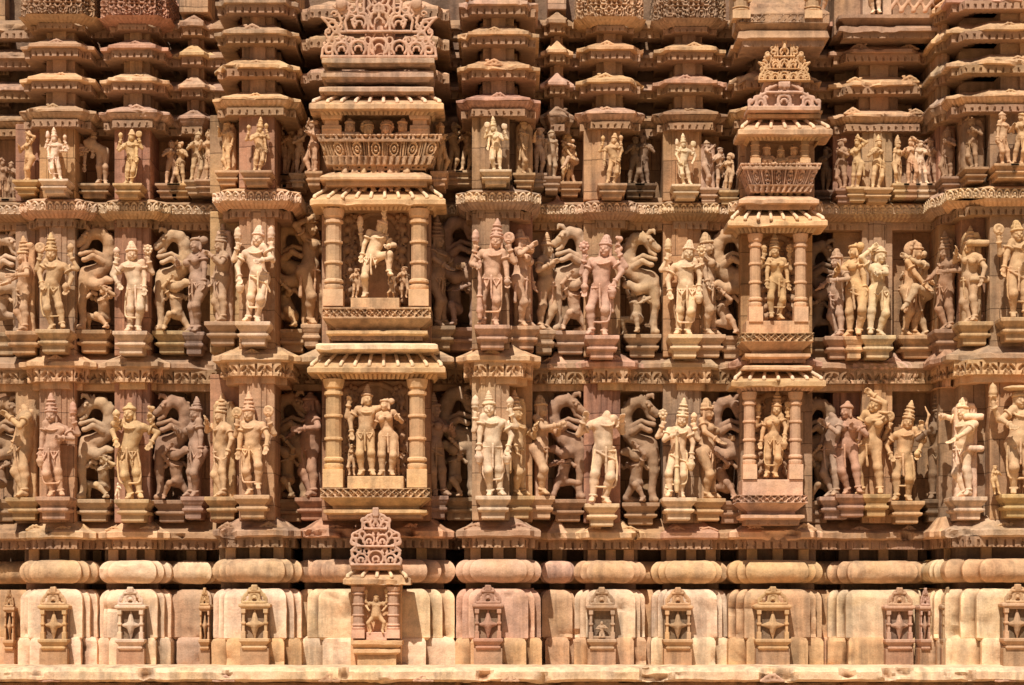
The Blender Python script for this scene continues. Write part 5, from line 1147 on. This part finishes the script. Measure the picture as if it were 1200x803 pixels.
# ------------------------------------------------------------------ top right: balustrade ledge, columns
tb = thing('balcony', 'balcony with banded column stubs cut by the top edge, above the small pierced gable', 'balcony', (X(915, .5), -.2, Z(50, .5)))
part_sweep(tb, 'floor_slab', pathR(864, 972, .75, .2), [(.2, Z(-6, .75)), (.0, Z(15, .75)), (0, Z(27, .75)), (.06, Z(34, .75)), (.02, Z(36, .75)), (.0, Z(44, .75)), (.05, Z(46, .75)), (.5, Z(46.4, .75))], tint('brown'))
part_sweep(tb, 'drip_band', pathR(870, 966, .69, .2), [(0, Z(46, .75)), (0, Z(53, .75)), (.3, Z(53.3, .75))], tint('mauve'), pat=pat_teeth(.11, .06))
part_sweep(tb, 'carved_band', pathR(864, 972, .755, .2), [(0, Z(17, .75)), (0, Z(26, .75))], tint('grey'), pat=pat_lattice(.08, .03))
for px, c in ((868, 'ochre'), (952, 'ochre')): col_shaft(tb, 'column', px, .68, -30, 24, .085, tint(c))
boxpart(tb, 'parapet_block', tint('mauve'), (X(888, .7), X(938, .7), -.66, -.2, Z(18, .7), Z(3, .7)))
boxpart(tb, 'back_panel', tint('dark'), (X(866, .3), X(970, .3), -.25, .3, Z(44, .3), Z(-50, .3)))
tl = thing('balustrade', 'stone balustrade with slanting struts at the top edge, right of the banded columns', 'balustrade', (X(1040, .3), -.1, Z(20, .3)))
part_sweep(tl, 'rail_slab', pathR(983, 1100, .30, .0), [(.1, Z(14, .3)), (.0, Z(17, .3)), (0, Z(21, .3)), (.04, Z(23, .3)), (.08, Z(28, .3)), (.02, Z(30, .3)), (.0, Z(33, .3)), (0, Z(36, .3)), (.4, Z(36.4, .3))], tint('brown'))
part_sweep(tl, 'drip_band', pathR(988, 1096, .24, .0), [(0, Z(36, .3)), (0, Z(43, .3)), (.3, Z(43.4, .3))], tint('brown'), pat=pat_teeth(.1, .05))
S = Sdf()
for i in range(5):
    xx = X(1052+i*14, .3); zz = Z(14, .2); S.cone((xx-.09, -.22, zz), (xx+.09, -.22, zz+.24), .022); S.cone((xx+.07, -.22, zz), (xx-.05, -.22, zz+.22), .017)
o = sdf_obj('strut_screen', S, None, tint('pink'), .012); o.parent = tl; o.matrix_parent_inverse = Matrix.Translation(tl.location).inverted()
boxpart(tl, 'end_post', tint('grey'), (X(1012, .3), X(1022, .3), -.24, -.02, Z(16, .3), Z(-30, .3)), (X(1036, .3), X(1046, .3), -.24, -.02, Z(16, .3), Z(-30, .3)))
boxpart(tl, 'back_panel', tint('brown'), (X(978, .1), X(1110, .1), -.06, .4, Z(40, .1), Z(-50, .1)))
statue(1028, -52, 17, .10, 'pale standing figure between two posts, only its legs showing at the top edge', lady(110), 'low', (), 'belt', col='pale', ped=0)
statue(962, -50, 16, .45, 'thin figure right of the banded columns, cut at the hips by the top edge', lady(111), 'low', (), 'belt', col='tan', ped=0)
# ------------------------------------------------------------------ camera and daylight
cam = bpy.data.cameras.new('camera'); co = bpy.data.objects.new('camera', cam); COL.objects.link(co); SC.camera = co
co.location = (0, -D0, ZC); co.rotation_euler = (math.radians(90), 0, 0)
cam.sensor_width = 36; cam.lens = 72; cam.shift_y = (720-401.5)/1200; cam.clip_end = 1000
EL, AZ = math.radians(57), math.radians(-15)     # sun high, a little to the left of the viewer
sdir = A3(math.sin(AZ)*math.cos(EL), -math.cos(AZ)*math.cos(EL), math.sin(EL))
sl = bpy.data.lights.new('sun', 'SUN'); sl.energy = 5.0; sl.angle = math.radians(.53); sl.color = (1.0, .94, .85)
so = bpy.data.objects.new('sun', sl); COL.objects.link(so); so.location = (-6, -20, 25)
so.rotation_euler = Vector(-sdir).to_track_quat('-Z', 'Y').to_euler()
W = bpy.data.worlds.new('World'); SC.world = W; W.use_nodes = True; nt = W.node_tree
sk = nt.nodes.new('ShaderNodeTexSky'); sk.sky_type = 'NISHITA'; sk.sun_disc = False; sk.sun_elevation = EL; sk.sun_rotation = math.pi+AZ*-1
sk.dust_density = 3.0; sk.air_density = 1.0
bg = nt.nodes['Background']; bg.inputs[1].default_value = .042; nt.links.new(sk.outputs[0], bg.inputs[0])
SC.view_settings.view_transform = 'Standard'; SC.view_settings.look = 'None'; SC.view_settings.exposure = 0
SC.cycles.max_bounces = 6; SC.cycles.diffuse_bounces = 4
